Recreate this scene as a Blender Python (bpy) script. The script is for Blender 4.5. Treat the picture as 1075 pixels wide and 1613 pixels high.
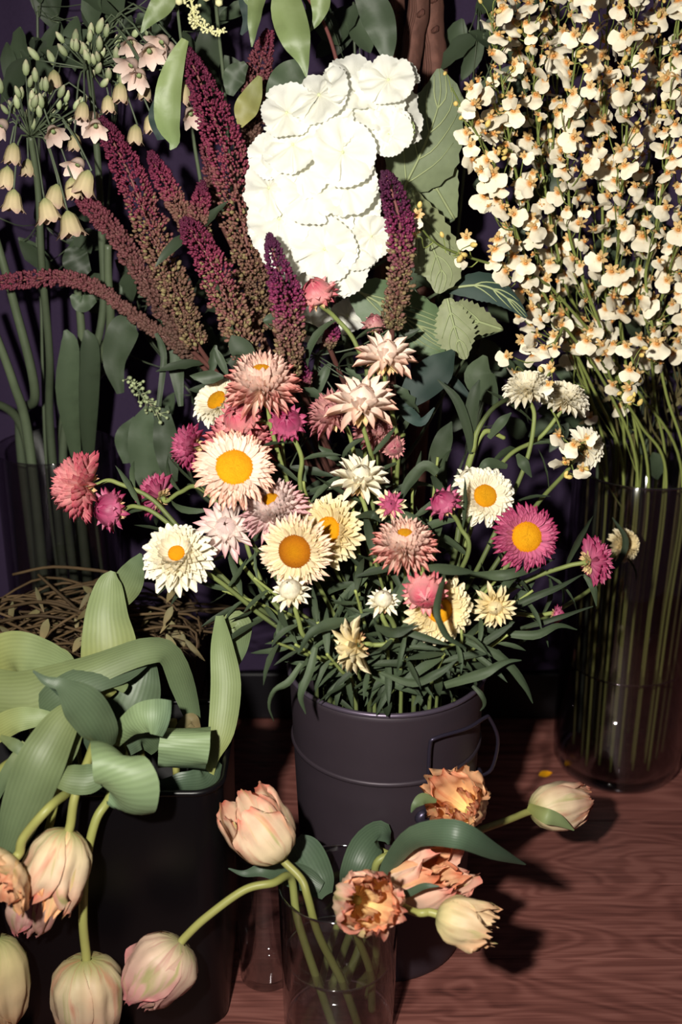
import bpy, math, random
from mathutils import Vector, Matrix, noise as mnoise
from mathutils.bvhtree import BVHTree

for o in list(bpy.data.objects):
    bpy.data.objects.remove(o, do_unlink=True)
scene = bpy.context.scene
COL = scene.collection
random.seed(7)
R = math.radians
PI = math.pi

# ------------------------------------------------------------------ camera
W_PX, H_PX, F_PX = 1075.0, 1613.0, 1900.0
PITCH = R(21.5)
CAMPOS = Vector((0, 0, 0.92))
FWD = Vector((0, math.cos(PITCH), -math.sin(PITCH)))
UPV = Vector((0, math.sin(PITCH), math.cos(PITCH)))
RGT = Vector((1, 0, 0))
cd = bpy.data.cameras.new('camera')
cam = bpy.data.objects.new('camera', cd)
COL.objects.link(cam)
cam.location = CAMPOS
cam.rotation_euler = (PI / 2 - PITCH, 0, 0)
cd.sensor_fit = 'VERTICAL'
cd.sensor_height = 36.0
cd.sensor_width = 24.0
cd.lens = F_PX / H_PX * 36.0
cd.clip_start = 0.02
cd.dof.use_dof = True
cd.dof.focus_distance = 1.19
cd.dof.aperture_fstop = 4.5
scene.camera = cam

# ------------------------------------------------------------------ world, flash, exposure
w = bpy.data.worlds.new('world')
scene.world = w
w.use_nodes = True
bg = w.node_tree.nodes['Background']
bg.inputs[0].default_value = (0.46, 0.36, 0.52, 1)
bg.inputs[1].default_value = 0.06
sd = bpy.data.lights.new('camera_flash', 'SPOT')
sd.energy = 97
sd.color = (1.0, 0.955, 0.86)
sd.spot_size = R(88)
sd.spot_blend = 1.0
sd.shadow_soft_size = 0.02
flash = bpy.data.objects.new('camera_flash', sd)
COL.objects.link(flash)
flash.location = CAMPOS + RGT * -0.18 + UPV * 0.09 + FWD * 0.02
tgt = Vector((0.06, 1.14, 0.55))
flash.rotation_euler = (tgt - flash.location).to_track_quat('-Z', 'Y').to_euler()
scene.view_settings.view_transform = 'Standard'
scene.view_settings.look = 'None'
scene.view_settings.exposure = 0.0
scene.view_settings.gamma = 1.0
scene.view_settings.use_curve_mapping = False

# ------------------------------------------------------------------ projection helpers (pixel -> direction; Y = metres in front)
def P(px, py, Y):
    d = FWD + RGT * ((px - W_PX / 2) / F_PX) - UPV * ((py - H_PX / 2) / F_PX)
    return CAMPOS + d * (Y / d.y)
def depth(p):
    return (p - CAMPOS).dot(FWD)
def CD(r, u, t):
    return (RGT * r + UPV * u - FWD * t).normalized()
def lerp(a, b, t):
    return a + (b - a) * t
def table(t, xs, ys):
    for i in range(len(xs) - 1):
        if t <= xs[i + 1]:
            k = (t - xs[i]) / (xs[i + 1] - xs[i])
            return lerp(ys[i], ys[i + 1], k)
    return ys[-1]
def spline(pts, n):
    """Catmull-Rom through tuples/Vectors, n samples"""
    pts = [tuple(p) for p in pts]
    m = len(pts)
    out = []
    for i in range(n):
        u = i / (n - 1) * (m - 1)
        k = min(int(u), m - 2)
        f = u - k
        p1, p2 = pts[k], pts[k + 1]
        p0 = pts[k - 1] if k > 0 else tuple(2 * a - b for a, b in zip(p1, p2))
        p3 = pts[k + 2] if k + 2 < m else tuple(2 * b - a for a, b in zip(p1, p2))
        out.append(tuple(0.5 * ((2 * b) + (c - a) * f + (2 * a - 5 * b + 4 * c - d) * f * f + (3 * b - a - 3 * c + d) * f ** 3)
                         for a, b, c, d in zip(p0, p1, p2, p3)))
    return out
def vspline(pts, n):
    return [Vector(p) for p in spline(pts, n)]

# ------------------------------------------------------------------ materials
def hexc(h, k=1.0):
    h = h.lstrip('#')
    c = [int(h[i:i + 2], 16) / 255 for i in (0, 2, 4)]
    c = [x / 12.92 if x <= 0.04045 else ((x + 0.055) / 1.055) ** 2.4 for x in c]
    return (c[0] * k, c[1] * k, c[2] * k, 1)
MATS = {}
def newmat(name):
    m = bpy.data.materials.new(name)
    m.use_nodes = True
    nt = m.node_tree
    b = nt.nodes['Principled BSDF']
    MATS[name] = m
    return m, nt, b
def node(nt, t, **kw):
    n = nt.nodes.new(t)
    for k, v in kw.items():
        setattr(n, k, v)
    return n
def ramp_node(nt, stops):
    r = node(nt, 'ShaderNodeValToRGB')
    e = r.color_ramp.elements
    while len(e) < len(stops):
        e.new(0.5)
    for i, (p, c) in enumerate(stops):
        e[i].position = p
        e[i].color = c
    return r
def organic(name, stops, rough=0.55, spec=0.3, vein=None, nscale=60, namt=0.25, bump=0.15, attr='along', rand=0.15,
            speck=None, transl=0.0, edge=None, streaks=()):
    """ramp along the piece + noise mottling; vein=(attribute, frequency, strength, bump)"""
    m, nt, b = newmat(name)
    L = nt.links.new
    at = node(nt, 'ShaderNodeAttribute', attribute_name=attr)
    r = ramp_node(nt, stops)
    L(at.outputs['Fac'], r.inputs[0])
    col = r.outputs[0]
    tc = node(nt, 'ShaderNodeTexCoord')
    ns = node(nt, 'ShaderNodeTexNoise')
    ns.inputs['Scale'].default_value = nscale
    ns.inputs['Detail'].default_value = 3
    L(tc.outputs['Object'], ns.inputs['Vector'])
    oi = node(nt, 'ShaderNodeObjectInfo')
    mr = node(nt, 'ShaderNodeMapRange')
    mr.inputs[3].default_value = 1 - namt
    mr.inputs[4].default_value = 1 + namt
    L(ns.outputs['Fac'], mr.inputs[0])
    mr2 = node(nt, 'ShaderNodeMapRange')
    mr2.inputs[3].default_value = 1 - rand
    mr2.inputs[4].default_value = 1 + rand * 0.5
    L(oi.outputs['Random'], mr2.inputs[0])
    mu = node(nt, 'ShaderNodeMath', operation='MULTIPLY')
    L(mr.outputs[0], mu.inputs[0]); L(mr2.outputs[0], mu.inputs[1])
    fac = mu.outputs[0]
    hgt = ns.outputs['Fac']
    if vein:
        va, fr, st, vb = vein
        at2 = node(nt, 'ShaderNodeAttribute', attribute_name=va)
        ad = node(nt, 'ShaderNodeMath', operation='MULTIPLY_ADD')
        ad.inputs[1].default_value = fr
        L(at2.outputs['Fac'], ad.inputs[0])
        n2 = node(nt, 'ShaderNodeMath', operation='MULTIPLY')
        n2.inputs[1].default_value = 5.0
        L(ns.outputs['Fac'], n2.inputs[0])
        L(n2.outputs[0], ad.inputs[2])
        sn = node(nt, 'ShaderNodeMath', operation='SINE')
        L(ad.outputs[0], sn.inputs[0])
        mr3 = node(nt, 'ShaderNodeMapRange')
        mr3.inputs[1].default_value = -1
        mr3.inputs[3].default_value = 1 - st
        mr3.inputs[4].default_value = 1 + st
        L(sn.outputs[0], mr3.inputs[0])
        mv = node(nt, 'ShaderNodeMath', operation='MULTIPLY')
        L(fac, mv.inputs[0]); L(mr3.outputs[0], mv.inputs[1])
        fac = mv.outputs[0]
        ah = node(nt, 'ShaderNodeMath', operation='MULTIPLY_ADD')
        ah.inputs[1].default_value = vb
        L(sn.outputs[0], ah.inputs[0]); L(ns.outputs['Fac'], ah.inputs[2])
        hgt = ah.outputs[0]
    if edge:            # second colour towards the margins (attribute 'edge' 0..1)
        at3 = node(nt, 'ShaderNodeAttribute', attribute_name='edge')
        mm = node(nt, 'ShaderNodeMath', operation='MULTIPLY')
        mr5 = node(nt, 'ShaderNodeMapRange')
        mr5.inputs[1].default_value = 0.28; mr5.inputs[2].default_value = 0.58
        L(ns.outputs['Fac'], mr5.inputs[0])
        L(at3.outputs['Fac'], mm.inputs[0]); L(mr5.outputs[0], mm.inputs[1])
        mx = node(nt, 'ShaderNodeMix', data_type='RGBA')
        L(mm.outputs[0], mx.inputs[0]); L(col, mx.inputs[6])
        mx.inputs[7].default_value = edge
        col = mx.outputs[2]
    for colr, ss, sa, lo, hi, amt in streaks:      # flames running along the petal
        aa = node(nt, 'ShaderNodeAttribute', attribute_name='side'); ab = node(nt, 'ShaderNodeAttribute', attribute_name='along')
        m1 = node(nt, 'ShaderNodeMath', operation='MULTIPLY'); m1.inputs[1].default_value = ss; L(aa.outputs['Fac'], m1.inputs[0])
        m2 = node(nt, 'ShaderNodeMath', operation='MULTIPLY'); m2.inputs[1].default_value = sa; L(ab.outputs['Fac'], m2.inputs[0])
        m3 = node(nt, 'ShaderNodeMath', operation='MULTIPLY'); m3.inputs[1].default_value = 40 + ss * 7; L(oi.outputs['Random'], m3.inputs[0])
        cb = node(nt, 'ShaderNodeCombineXYZ'); L(m1.outputs[0], cb.inputs[0]); L(m2.outputs[0], cb.inputs[1]); L(m3.outputs[0], cb.inputs[2])
        sn_ = node(nt, 'ShaderNodeTexNoise'); sn_.inputs['Scale'].default_value = 1.0; sn_.inputs['Detail'].default_value = 3; sn_.inputs['Distortion'].default_value = 0.6
        L(cb.outputs[0], sn_.inputs['Vector'])
        ms_ = node(nt, 'ShaderNodeMapRange'); ms_.inputs[1].default_value = lo; ms_.inputs[2].default_value = hi; ms_.inputs[4].default_value = amt
        L(sn_.outputs['Fac'], ms_.inputs[0])
        mx = node(nt, 'ShaderNodeMix', data_type='RGBA')
        L(ms_.outputs[0], mx.inputs[0]); L(col, mx.inputs[6]); mx.inputs[7].default_value = colr
        col = mx.outputs[2]
    if speck:
        sc, colr, lo = speck
        vn = node(nt, 'ShaderNodeTexNoise')
        vn.inputs['Scale'].default_value = sc
        L(tc.outputs['Object'], vn.inputs['Vector'])
        mr4 = node(nt, 'ShaderNodeMapRange')
        mr4.inputs[1].default_value = lo
        mr4.inputs[2].default_value = lo + 0.08
        L(vn.outputs['Fac'], mr4.inputs[0])
        mx = node(nt, 'ShaderNodeMix', data_type='RGBA')
        L(mr4.outputs[0], mx.inputs[0]); L(col, mx.inputs[6])
        mx.inputs[7].default_value = colr
        col = mx.outputs[2]
    vm = node(nt, 'ShaderNodeVectorMath', operation='SCALE')
    L(col, vm.inputs[0]); L(fac, vm.inputs['Scale'])
    L(vm.outputs[0], b.inputs['Base Color'])
    b.inputs['Roughness'].default_value = rough
    b.inputs['Specular IOR Level'].default_value = spec
    if bump:
        bp = node(nt, 'ShaderNodeBump')
        bp.inputs['Strength'].default_value = bump
        bp.inputs['Distance'].default_value = 0.002
        L(hgt, bp.inputs['Height'])
        L(bp.outputs[0], b.inputs['Normal'])
    if transl:
        tr = node(nt, 'ShaderNodeBsdfTranslucent')
        L(vm.outputs[0], tr.inputs[0])
        ms = node(nt, 'ShaderNodeMixShader')
        ms.inputs[0].default_value = transl
        L(b.outputs[0], ms.inputs[1]); L(tr.outputs[0], ms.inputs[2])
        L(ms.outputs[0], nt.nodes['Material Output'].inputs[0])
    return m
def plain(name, c, rough=0.5, spec=0.5, metal=0.0, nscale=30, namt=0.2, bump=0.1):
    m = organic(name, [(0, c), (1, c)], rough, spec, None, nscale, namt, bump, rand=0.05)
    m.node_tree.nodes['Principled BSDF'].inputs['Metallic'].default_value = metal
    return m
def glassmat(name, tint, f0=0.085, rough=0.02, power=3.2):
    """clear thin glass: tinted see-through body with fresnel gloss"""
    m, nt, b = newmat(name)
    nt.nodes.remove(b)
    L = nt.links.new
    tr = node(nt, 'ShaderNodeBsdfTransparent'); tr.inputs[0].default_value = tint
    gl = node(nt, 'ShaderNodeBsdfGlossy'); gl.inputs['Roughness'].default_value = 0.05
    lw = node(nt, 'ShaderNodeLayerWeight'); lw.inputs[0].default_value = 0.5
    pw_ = node(nt, 'ShaderNodeMath', operation='POWER'); pw_.inputs[1].default_value = power
    L(lw.outputs['Facing'], pw_.inputs[0])
    fr = node(nt, 'ShaderNodeMapRange'); fr.inputs[3].default_value = f0; fr.inputs[4].default_value = 0.75
    L(pw_.outputs[0], fr.inputs[0])
    mx = node(nt, 'ShaderNodeMixShader')
    L(fr.outputs[0], mx.inputs[0]); L(tr.outputs[0], mx.inputs[1]); L(gl.outputs[0], mx.inputs[2])
    L(mx.outputs[0], nt.nodes['Material Output'].inputs[0])
    return m

# strawflower papers: name -> (base colour, tip colour)
PAPER = {
    'salmon':  ('#f6dccb', '#dd7f78'),
    'peach':   ('#fbe6d6', '#eeb39b'),
    'blush':   ('#f6e6de', '#dba0a8'),
    'rose':    ('#ecaaa6', '#cc4f68'),
    'magenta': ('#cf6f92', '#981f52'),
    'dusky':   ('#dba7a0', '#b05a6c'),
    'white':   ('#f3ead0', '#f7f2e2'),
    'cream':   ('#ecd9a6', '#f5e8c6'),
    'shaggy':  ('#f0dfb8', '#f2d5c4'),
}
for k, (a, c) in PAPER.items():
    organic('paper_' + k, [(0.0, hexc(a)), (0.45, hexc(a)), (1.0, hexc(c))], 0.42, 0.35, ('side', 16, 0.05, 0.25), 40, 0.06, 0.12, rand=0.14, transl=0.26)
    ia = [lerp(x, y, 0.65) for x, y in zip(hexc(c), hexc(a))]
    if k in ('magenta', 'rose', 'dusky'):
        ia = [lerp(x, y, 0.35) for x, y in zip(hexc(c), hexc(a))]
    organic('paper_in_' + k, [(0.0, hexc(a)), (0.6, hexc(a)), (1.0, tuple(ia[:3]) + (1,))], 0.42, 0.35, ('side', 16, 0.05, 0.25), 40, 0.06, 0.12, rand=0.12, transl=0.26)
organic('bract_tan', [(0, hexc('#b79a5e')), (0.6, hexc('#d8c08a')), (1, hexc('#c98f78'))], 0.5, 0.3, None, 50, 0.2, 0.1, rand=0.25)
organic('disc_yellow', [(0, hexc('#f2ac1e')), (0.75, hexc('#f0a416')), (1, hexc('#e08c08'))], 0.7, 0.1, None, 26, 0.32, 0.9, rand=0.1)
organic('disc_orange', [(0, hexc('#c8850f')), (0.6, hexc('#b86f10')), (1, hexc('#8a4a0a'))], 0.7, 0.1, None, 26, 0.4, 0.9, rand=0.1)
organic('straw_stem', [(0, hexc('#8f9a58')), (0.3, hexc('#78844c')), (0.55, hexc('#4a5432')), (1, hexc('#3a4428'))], 0.55, 0.3, None, 60, 0.25, 0.15)
organic('straw_leaf', [(0, hexc('#44503a')), (1, hexc('#333f2e'))], 0.58, 0.25, ('side', 1.6, 0.12, 0.3), 60, 0.3, 0.3, rand=0.4, transl=0.05)
organic('tulip_leaf', [(0, hexc('#85905c', 0.72)), (0.5, hexc('#75855e', 0.72)), (1, hexc('#687c5c', 0.72))], 0.5, 0.35, ('side', 34, 0.05, 0.12), 30, 0.2, 0.18, rand=0.12, transl=0.06)
organic('tulip_leaf_pale', [(0, hexc('#a9ac62', 0.72)), (0.5, hexc('#94a370', 0.72)), (1, hexc('#8a9c6c', 0.72))], 0.5, 0.35, ('side', 34, 0.05, 0.12), 30, 0.18, 0.18, rand=0.1, transl=0.06)
organic('tulip_leaf_crease', [(0, hexc('#7d9166', 0.82)), (0.5, hexc('#869a70', 0.82)), (1, hexc('#6f866a', 0.82))], 0.5, 0.35, ('along', 150, 0.05, 0.15), 14, 0.15, 0.2, rand=0.08, transl=0.06)
organic('tulip_leaf_dark', [(0, hexc('#55664a', 0.85)), (0.5, hexc('#58684f', 0.85)), (1, hexc('#4c5c48', 0.85))], 0.45, 0.4, ('side', 34, 0.06, 0.12), 30, 0.25, 0.18, rand=0.1, transl=0.04)
organic('tulip_leaf_blue', [(0, hexc('#4a5a46', 0.85)), (0.5, hexc('#52654f', 0.85)), (1, hexc('#445646', 0.85))], 0.45, 0.4, ('side', 34, 0.06, 0.12), 30, 0.2, 0.18, rand=0.1, transl=0.04)
organic('tulip_stem', [(0, hexc('#b3b068', 0.8)), (0.4, hexc('#a3a45c', 0.8)), (1, hexc('#7d8a50', 0.8))], 0.45, 0.4, None, 40, 0.15, 0.1)
TUL = {
    'cream': (('#a8a868', '#e6d2a8', '#ead0b0'), '#d2705e'),
    'pink':  (('#b9b580', '#f0d2b4', '#efc8ae'), '#d97f70'),
    'apricot': (('#c8b880', '#f2d6a8', '#f0c49a'), '#e2a070'),
    'pale':  (('#a8ab70', '#e0d098', '#e4caa0'), '#d29a74'),
    'mauve': (('#b8b080', '#e8ccb0', '#dfb4a4'), '#b8566a'),
}
for k, (s, e) in TUL.items():
    organic('tulip_' + k, [(0, hexc(s[0])), (0.2, hexc(s[1])), (0.6, hexc(s[2])), (1, hexc(s[2]))], 0.5, 0.3, ('side', 15, 0.03, 0.2), 45, 0.14, 0.2, rand=0.15,
            transl=0.08, edge=hexc(e), streaks=((hexc('#a8ab68'), 3.0, 1.3, 0.56, 0.70, 0.75), (hexc(e), 3.5, 1.5, 0.54, 0.72, 0.55)))
organic('tulip_inside', [(0, hexc('#f0cc80')), (0.4, hexc('#f2c490')), (1, hexc('#efb894'))], 0.5, 0.3, ('side', 15, 0.05, 0.2), 60, 0.2, 0.3, rand=0.2, transl=0.08, edge=hexc('#d87a58'), streaks=((hexc('#d4704c'), 4, 1.5, 0.52, 0.72, 0.6),))
organic('hydrangea_white', [(0, hexc('#ece9cf')), (0.2, hexc('#f4f3e6')), (1, hexc('#f6f6ee'))], 0.6, 0.15, ('side', 9, 0.02, 0.25), 30, 0.03, 0.15, rand=0.04, transl=0.38)
organic('hydrangea_green', [(0, hexc('#e6ecc0')), (1, hexc('#c8dc98'))], 0.6, 0.15, None, 30, 0.05, 0.15, rand=0.04, transl=0.05)
organic('hydrangea_leaf', [(0, hexc('#7f8a68')), (1, hexc('#6a765c'))], 0.55, 0.3, None, 120, 0.18, 0.15, rand=0.2, transl=0.06)
organic('hydrangea_leaf_face', [(0, hexc('#566a4c')), (1, hexc('#5f7450'))], 0.5, 0.35, None, 120, 0.2, 0.15, rand=0.15, transl=0.05)
organic('hydrangea_leaf_olive', [(0, hexc('#7d8460')), (1, hexc('#83896a'))], 0.55, 0.3, None, 120, 0.2, 0.15, rand=0.15, transl=0.05)
organic('leaf_vein', [(0, hexc('#9aa478')), (1, hexc('#8b966c'))], 0.55, 0.3, None, 60, 0.1, 0.1)
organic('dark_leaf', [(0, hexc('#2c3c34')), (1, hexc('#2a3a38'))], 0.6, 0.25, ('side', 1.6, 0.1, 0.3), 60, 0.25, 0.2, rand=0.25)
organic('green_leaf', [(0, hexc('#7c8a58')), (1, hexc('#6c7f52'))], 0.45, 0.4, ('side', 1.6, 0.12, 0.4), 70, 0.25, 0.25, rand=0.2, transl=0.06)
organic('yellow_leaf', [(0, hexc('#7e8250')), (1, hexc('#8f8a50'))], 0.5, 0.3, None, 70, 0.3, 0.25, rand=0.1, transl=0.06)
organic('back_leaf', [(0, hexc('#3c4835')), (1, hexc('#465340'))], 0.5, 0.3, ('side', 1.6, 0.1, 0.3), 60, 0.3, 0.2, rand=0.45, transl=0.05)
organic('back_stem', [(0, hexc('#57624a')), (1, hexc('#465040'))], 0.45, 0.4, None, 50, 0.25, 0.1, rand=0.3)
organic('amaranth', [(0, hexc('#4a1830')), (0.18, hexc('#5c1e38')), (0.42, hexc('#7c3048')), (0.62, hexc('#745046')), (1, hexc('#5f4c3c'))], 0.6, 0.25, None, 420, 0.5, 0.1, rand=0.1)
organic('amaranth_dark', [(0, hexc('#3c1430')), (0.25, hexc('#4c183a')), (0.5, hexc('#7c2a50')), (0.72, hexc('#74504a')), (1, hexc('#5c5238'))], 0.6, 0.25, None, 420, 0.5, 0.1, rand=0.1)
organic('amaranth_loose', [(0, hexc('#6c2c40')), (0.3, hexc('#6e3a42')), (0.6, hexc('#664440')), (1, hexc('#584238'))], 0.6, 0.25, None, 420, 0.5, 0.1, rand=0.1)
organic('amaranth_seed', [(0, hexc('#744e48')), (0.5, hexc('#7a6448')), (1, hexc('#8a8058'))], 0.6, 0.25, None, 300, 0.3, 0.1, rand=0.1)
organic('amaranth_stem', [(0, hexc('#7c4a48')), (1, hexc('#563a32'))], 0.5, 0.3, None, 80, 0.25, 0.1)
organic('orchid_tepal', [(0, hexc('#d8b070')), (0.5, hexc('#e2c68a')), (1, hexc('#d4b478'))], 0.5, 0.3, None, 300, 0.1, 0.1, rand=0.2, transl=0.08, speck=(420, hexc('#a05a28'), 0.54))
organic('orchid_lip', [(0, hexc('#d88a3a')), (0.2, hexc('#e8b070')), (0.36, hexc('#f4e8cc')), (1, hexc('#f7efd8'))], 0.55, 0.25, None, 60, 0.05, 0.15, rand=0.12, transl=0.08)
organic('orchid_bud', [(0, hexc('#c8b060')), (1, hexc('#e6c878'))], 0.5, 0.3, None, 200, 0.1, 0.1, rand=0.15)
organic('orchid_stem', [(0, hexc('#66743c')), (1, hexc('#8a9450'))], 0.5, 0.3, None, 60, 0.15, 0.1, rand=0.2)
organic('orchid_stem_dry', [(0, hexc('#5a5034')), (1, hexc('#66683c'))], 0.55, 0.3, None, 60, 0.3, 0.1, rand=0.3)
organic('bell_tepal', [(0, hexc('#99a06c')), (0.35, hexc('#bcae84')), (0.75, hexc('#ccb994')), (1, hexc('#cba99a'))], 0.55, 0.25, ('side', 7, 0.05, 0.3), 60, 0.1, 0.15, rand=0.2, transl=0.08)
organic('bell_pink', [(0, hexc('#a8a07c')), (0.4, hexc('#d8bcb0')), (1, hexc('#e8d4c8'))], 0.55, 0.25, None, 60, 0.1, 0.15, rand=0.2, transl=0.08)
organic('allium_bud', [(0, hexc('#7d8f5e')), (0.6, hexc('#a6b088')), (1, hexc('#c4b49c'))], 0.55, 0.25, None, 60, 0.15, 0.1, rand=0.3)
organic('raceme_cream', [(0, hexc('#cfcf90')), (1, hexc('#ece6bc'))], 0.55, 0.25, None, 60, 0.1, 0.1, rand=0.1)
organic('bark', [(0, hexc('#6c4a40')), (1, hexc('#5c3a34'))], 0.75, 0.2, ('side', 3, 0.25, 0.5), 60, 0.35, 0.5, rand=0.2)
organic('dry_twig', [(0, hexc('#5c4a32')), (1, hexc('#4c3c2c'))], 0.7, 0.2, None, 60, 0.3, 0.2, rand=0.5)
organic('dry_leaf', [(0, hexc('#6c6848')), (1, hexc('#7a6a4a'))], 0.6, 0.2, None, 60, 0.3, 0.2, rand=0.4)
plain('zinc_paint', hexc('#393038'), 0.48, 0.45, 0.35, 14, 0.22, 0.12)
plain('zinc_rim', hexc('#5c5262'), 0.35, 0.5, 0.6, 40, 0.25, 0.15)
plain('wire', hexc('#443e50'), 0.35, 0.5, 0.7, 60, 0.1, 0.0)
plain('black_plastic', hexc('#0a080b'), 0.34, 0.28, 0.0, 20, 0.2, 0.04)
plain('black_rubber', hexc('#100d12'), 0.5, 0.35, 0.0, 20, 0.2, 0.05)
plain('crate_wood', hexc('#241a18'), 0.7, 0.2, 0.0, 20, 0.3, 0.3)
plain('wall_paint', hexc('#241c2b'), 0.85, 0.1, 0.0, 5, 0.12, 0.05)
plain('curtain_cloth', hexc('#33283e'), 0.9, 0.1, 0.0, 300, 0.12, 0.2)
glassmat('glass_clear', (0.93, 0.92, 0.93, 1))
glassmat('glass_smoky', (0.80, 0.77, 0.80, 1))
m_, nt_, b_ = newmat('glass_solid')
b_.inputs['Base Color'].default_value = (0.95, 0.93, 0.95, 1); b_.inputs['Roughness'].default_value = 0.03
b_.inputs['Transmission Weight'].default_value = 1.0; b_.inputs['IOR'].default_value = 1.48
glassmat('water', (0.88, 0.88, 0.90, 1))

glassmat('glass_edge', (0.75, 0.7, 0.73, 1), 0.4)
glassmat('water_edge', (0.9, 0.9, 0.92, 1), 0.45)

def wood():
    m, nt, b = newmat('floor_wood')
    L = nt.links.new
    tc = node(nt, 'ShaderNodeTexCoord')
    oi = node(nt, 'ShaderNodeObjectInfo')
    off = node(nt, 'ShaderNodeVectorMath', operation='SCALE')
    cx = node(nt, 'ShaderNodeCombineXYZ')
    L(oi.outputs['Random'], cx.inputs[0]); L(oi.outputs['Random'], cx.inputs[2])
    L(cx.outputs[0], off.inputs[0]); off.inputs['Scale'].default_value = 7.0
    ad = node(nt, 'ShaderNodeVectorMath', operation='ADD')
    L(tc.outputs['Object'], ad.inputs[0]); L(off.outputs[0], ad.inputs[1])
    mp = node(nt, 'ShaderNodeMapping')
    mp.inputs['Scale'].default_value = (2.6, 8.0, 3.0)
    L(ad.outputs[0], mp.inputs[0])
    n1 = node(nt, 'ShaderNodeTexNoise')
    n1.inputs['Scale'].default_value = 1.7
    n1.inputs['Detail'].default_value = 2
    n1.inputs['Distortion'].default_value = 0.6
    L(mp.outputs[0], n1.inputs['Vector'])
    mm = node(nt, 'ShaderNodeMath', operation='MULTIPLY'); mm.inputs[1].default_value = 62
    L(n1.outputs['Fac'], mm.inputs[0])
    sn = node(nt, 'ShaderNodeMath', operation='SINE'); L(mm.outputs[0], sn.inputs[0])
    mp2 = node(nt, 'ShaderNodeMapping'); mp2.inputs['Scale'].default_value = (8, 260, 30)
    L(ad.outputs[0], mp2.inputs[0])
    n2 = node(nt, 'ShaderNodeTexNoise'); n2.inputs['Scale'].default_value = 1.0; n2.inputs['Detail'].default_value = 4
    L(mp2.outputs[0], n2.inputs['Vector'])
    mp3 = node(nt, 'ShaderNodeMapping'); mp3.inputs['Scale'].default_value = (1.5, 12, 3)
    L(ad.outputs[0], mp3.inputs[0])
    n3 = node(nt, 'ShaderNodeTexNoise'); n3.inputs['Scale'].default_value = 2.0
    L(mp3.outputs[0], n3.inputs['Vector'])
    a1 = node(nt, 'ShaderNodeMath', operation='MULTIPLY_ADD'); a1.inputs[1].default_value = 0.12
    L(sn.outputs[0], a1.inputs[0]); L(n2.outputs['Fac'], a1.inputs[2])
    a2 = node(nt, 'ShaderNodeMath', operation='MULTIPLY_ADD'); a2.inputs[1].default_value = 0.55
    L(n3.outputs['Fac'], a2.inputs[0]); L(a1.outputs[0], a2.inputs[2])
    r = ramp_node(nt, [(0.40, hexc('#4a2a27')), (0.62, hexc('#6a3f39')), (0.82, hexc('#7c4c45')), (1.0, hexc('#8c5a52'))])
    L(a2.outputs[0], r.inputs[0])
    mr = node(nt, 'ShaderNodeMapRange'); mr.inputs[3].default_value = 0.9; mr.inputs[4].default_value = 1.08
    L(oi.outputs['Random'], mr.inputs[0])
    vm = node(nt, 'ShaderNodeVectorMath', operation='SCALE')
    L(r.outputs[0], vm.inputs[0]); L(mr.outputs[0], vm.inputs['Scale'])
    L(vm.outputs[0], b.inputs['Base Color'])
    b.inputs['Roughness'].default_value = 0.5
    b.inputs['Specular IOR Level'].default_value = 0.3
    bp = node(nt, 'ShaderNodeBump'); bp.inputs['Strength'].default_value = 0.15; bp.inputs['Distance'].default_value = 0.002
    L(n2.outputs['Fac'], bp.inputs['Height']); L(bp.outputs[0], b.inputs['Normal'])
wood()

# ------------------------------------------------------------------ mesh helpers
class G:
    """geometry collector: verts, faces, per-vertex along / side / edge"""
    def __init__(s):
        s.v = []; s.f = []; s.a = []; s.s = []; s.e = []
    def add(s, v, f, a=None, sd=None, e=None):
        k = len(s.v)
        s.v += [tuple(x) for x in v]
        s.f += [tuple(i + k for i in q) for q in f]
        n = len(v)
        s.a += a if a else [0.5] * n
        s.s += sd if sd else [0.0] * n
        s.e += e if e else [0.0] * n
        return s
    def mesh(s, name, mat, smooth=True, loc=None):
        me = bpy.data.meshes.new(name)
        if loc is not None:
            vs = [(x - loc.x, y - loc.y, z - loc.z) for x, y, z in s.v]
        else:
            vs = s.v
        me.from_pydata(vs, [], s.f)
        for nm, dat in (('along', s.a), ('side', s.s), ('edge', s.e)):
            at = me.attributes.new(nm, 'FLOAT', 'POINT')
            at.data.foreach_set('value', dat)
        if smooth:
            me.polygons.foreach_set('use_smooth', [True] * len(me.polygons))
        if mat:
            me.materials.append(MATS[mat])
        me.update()
        return me
def tag(o, label, cat, group=None):
    o['label'] = label; o['category'] = cat
    if group: o['group'] = group
    return o
def link(name, data, parent=None):
    o = bpy.data.objects.new(name, data)
    COL.objects.link(o)
    if parent: o.parent = parent
    return o
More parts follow.
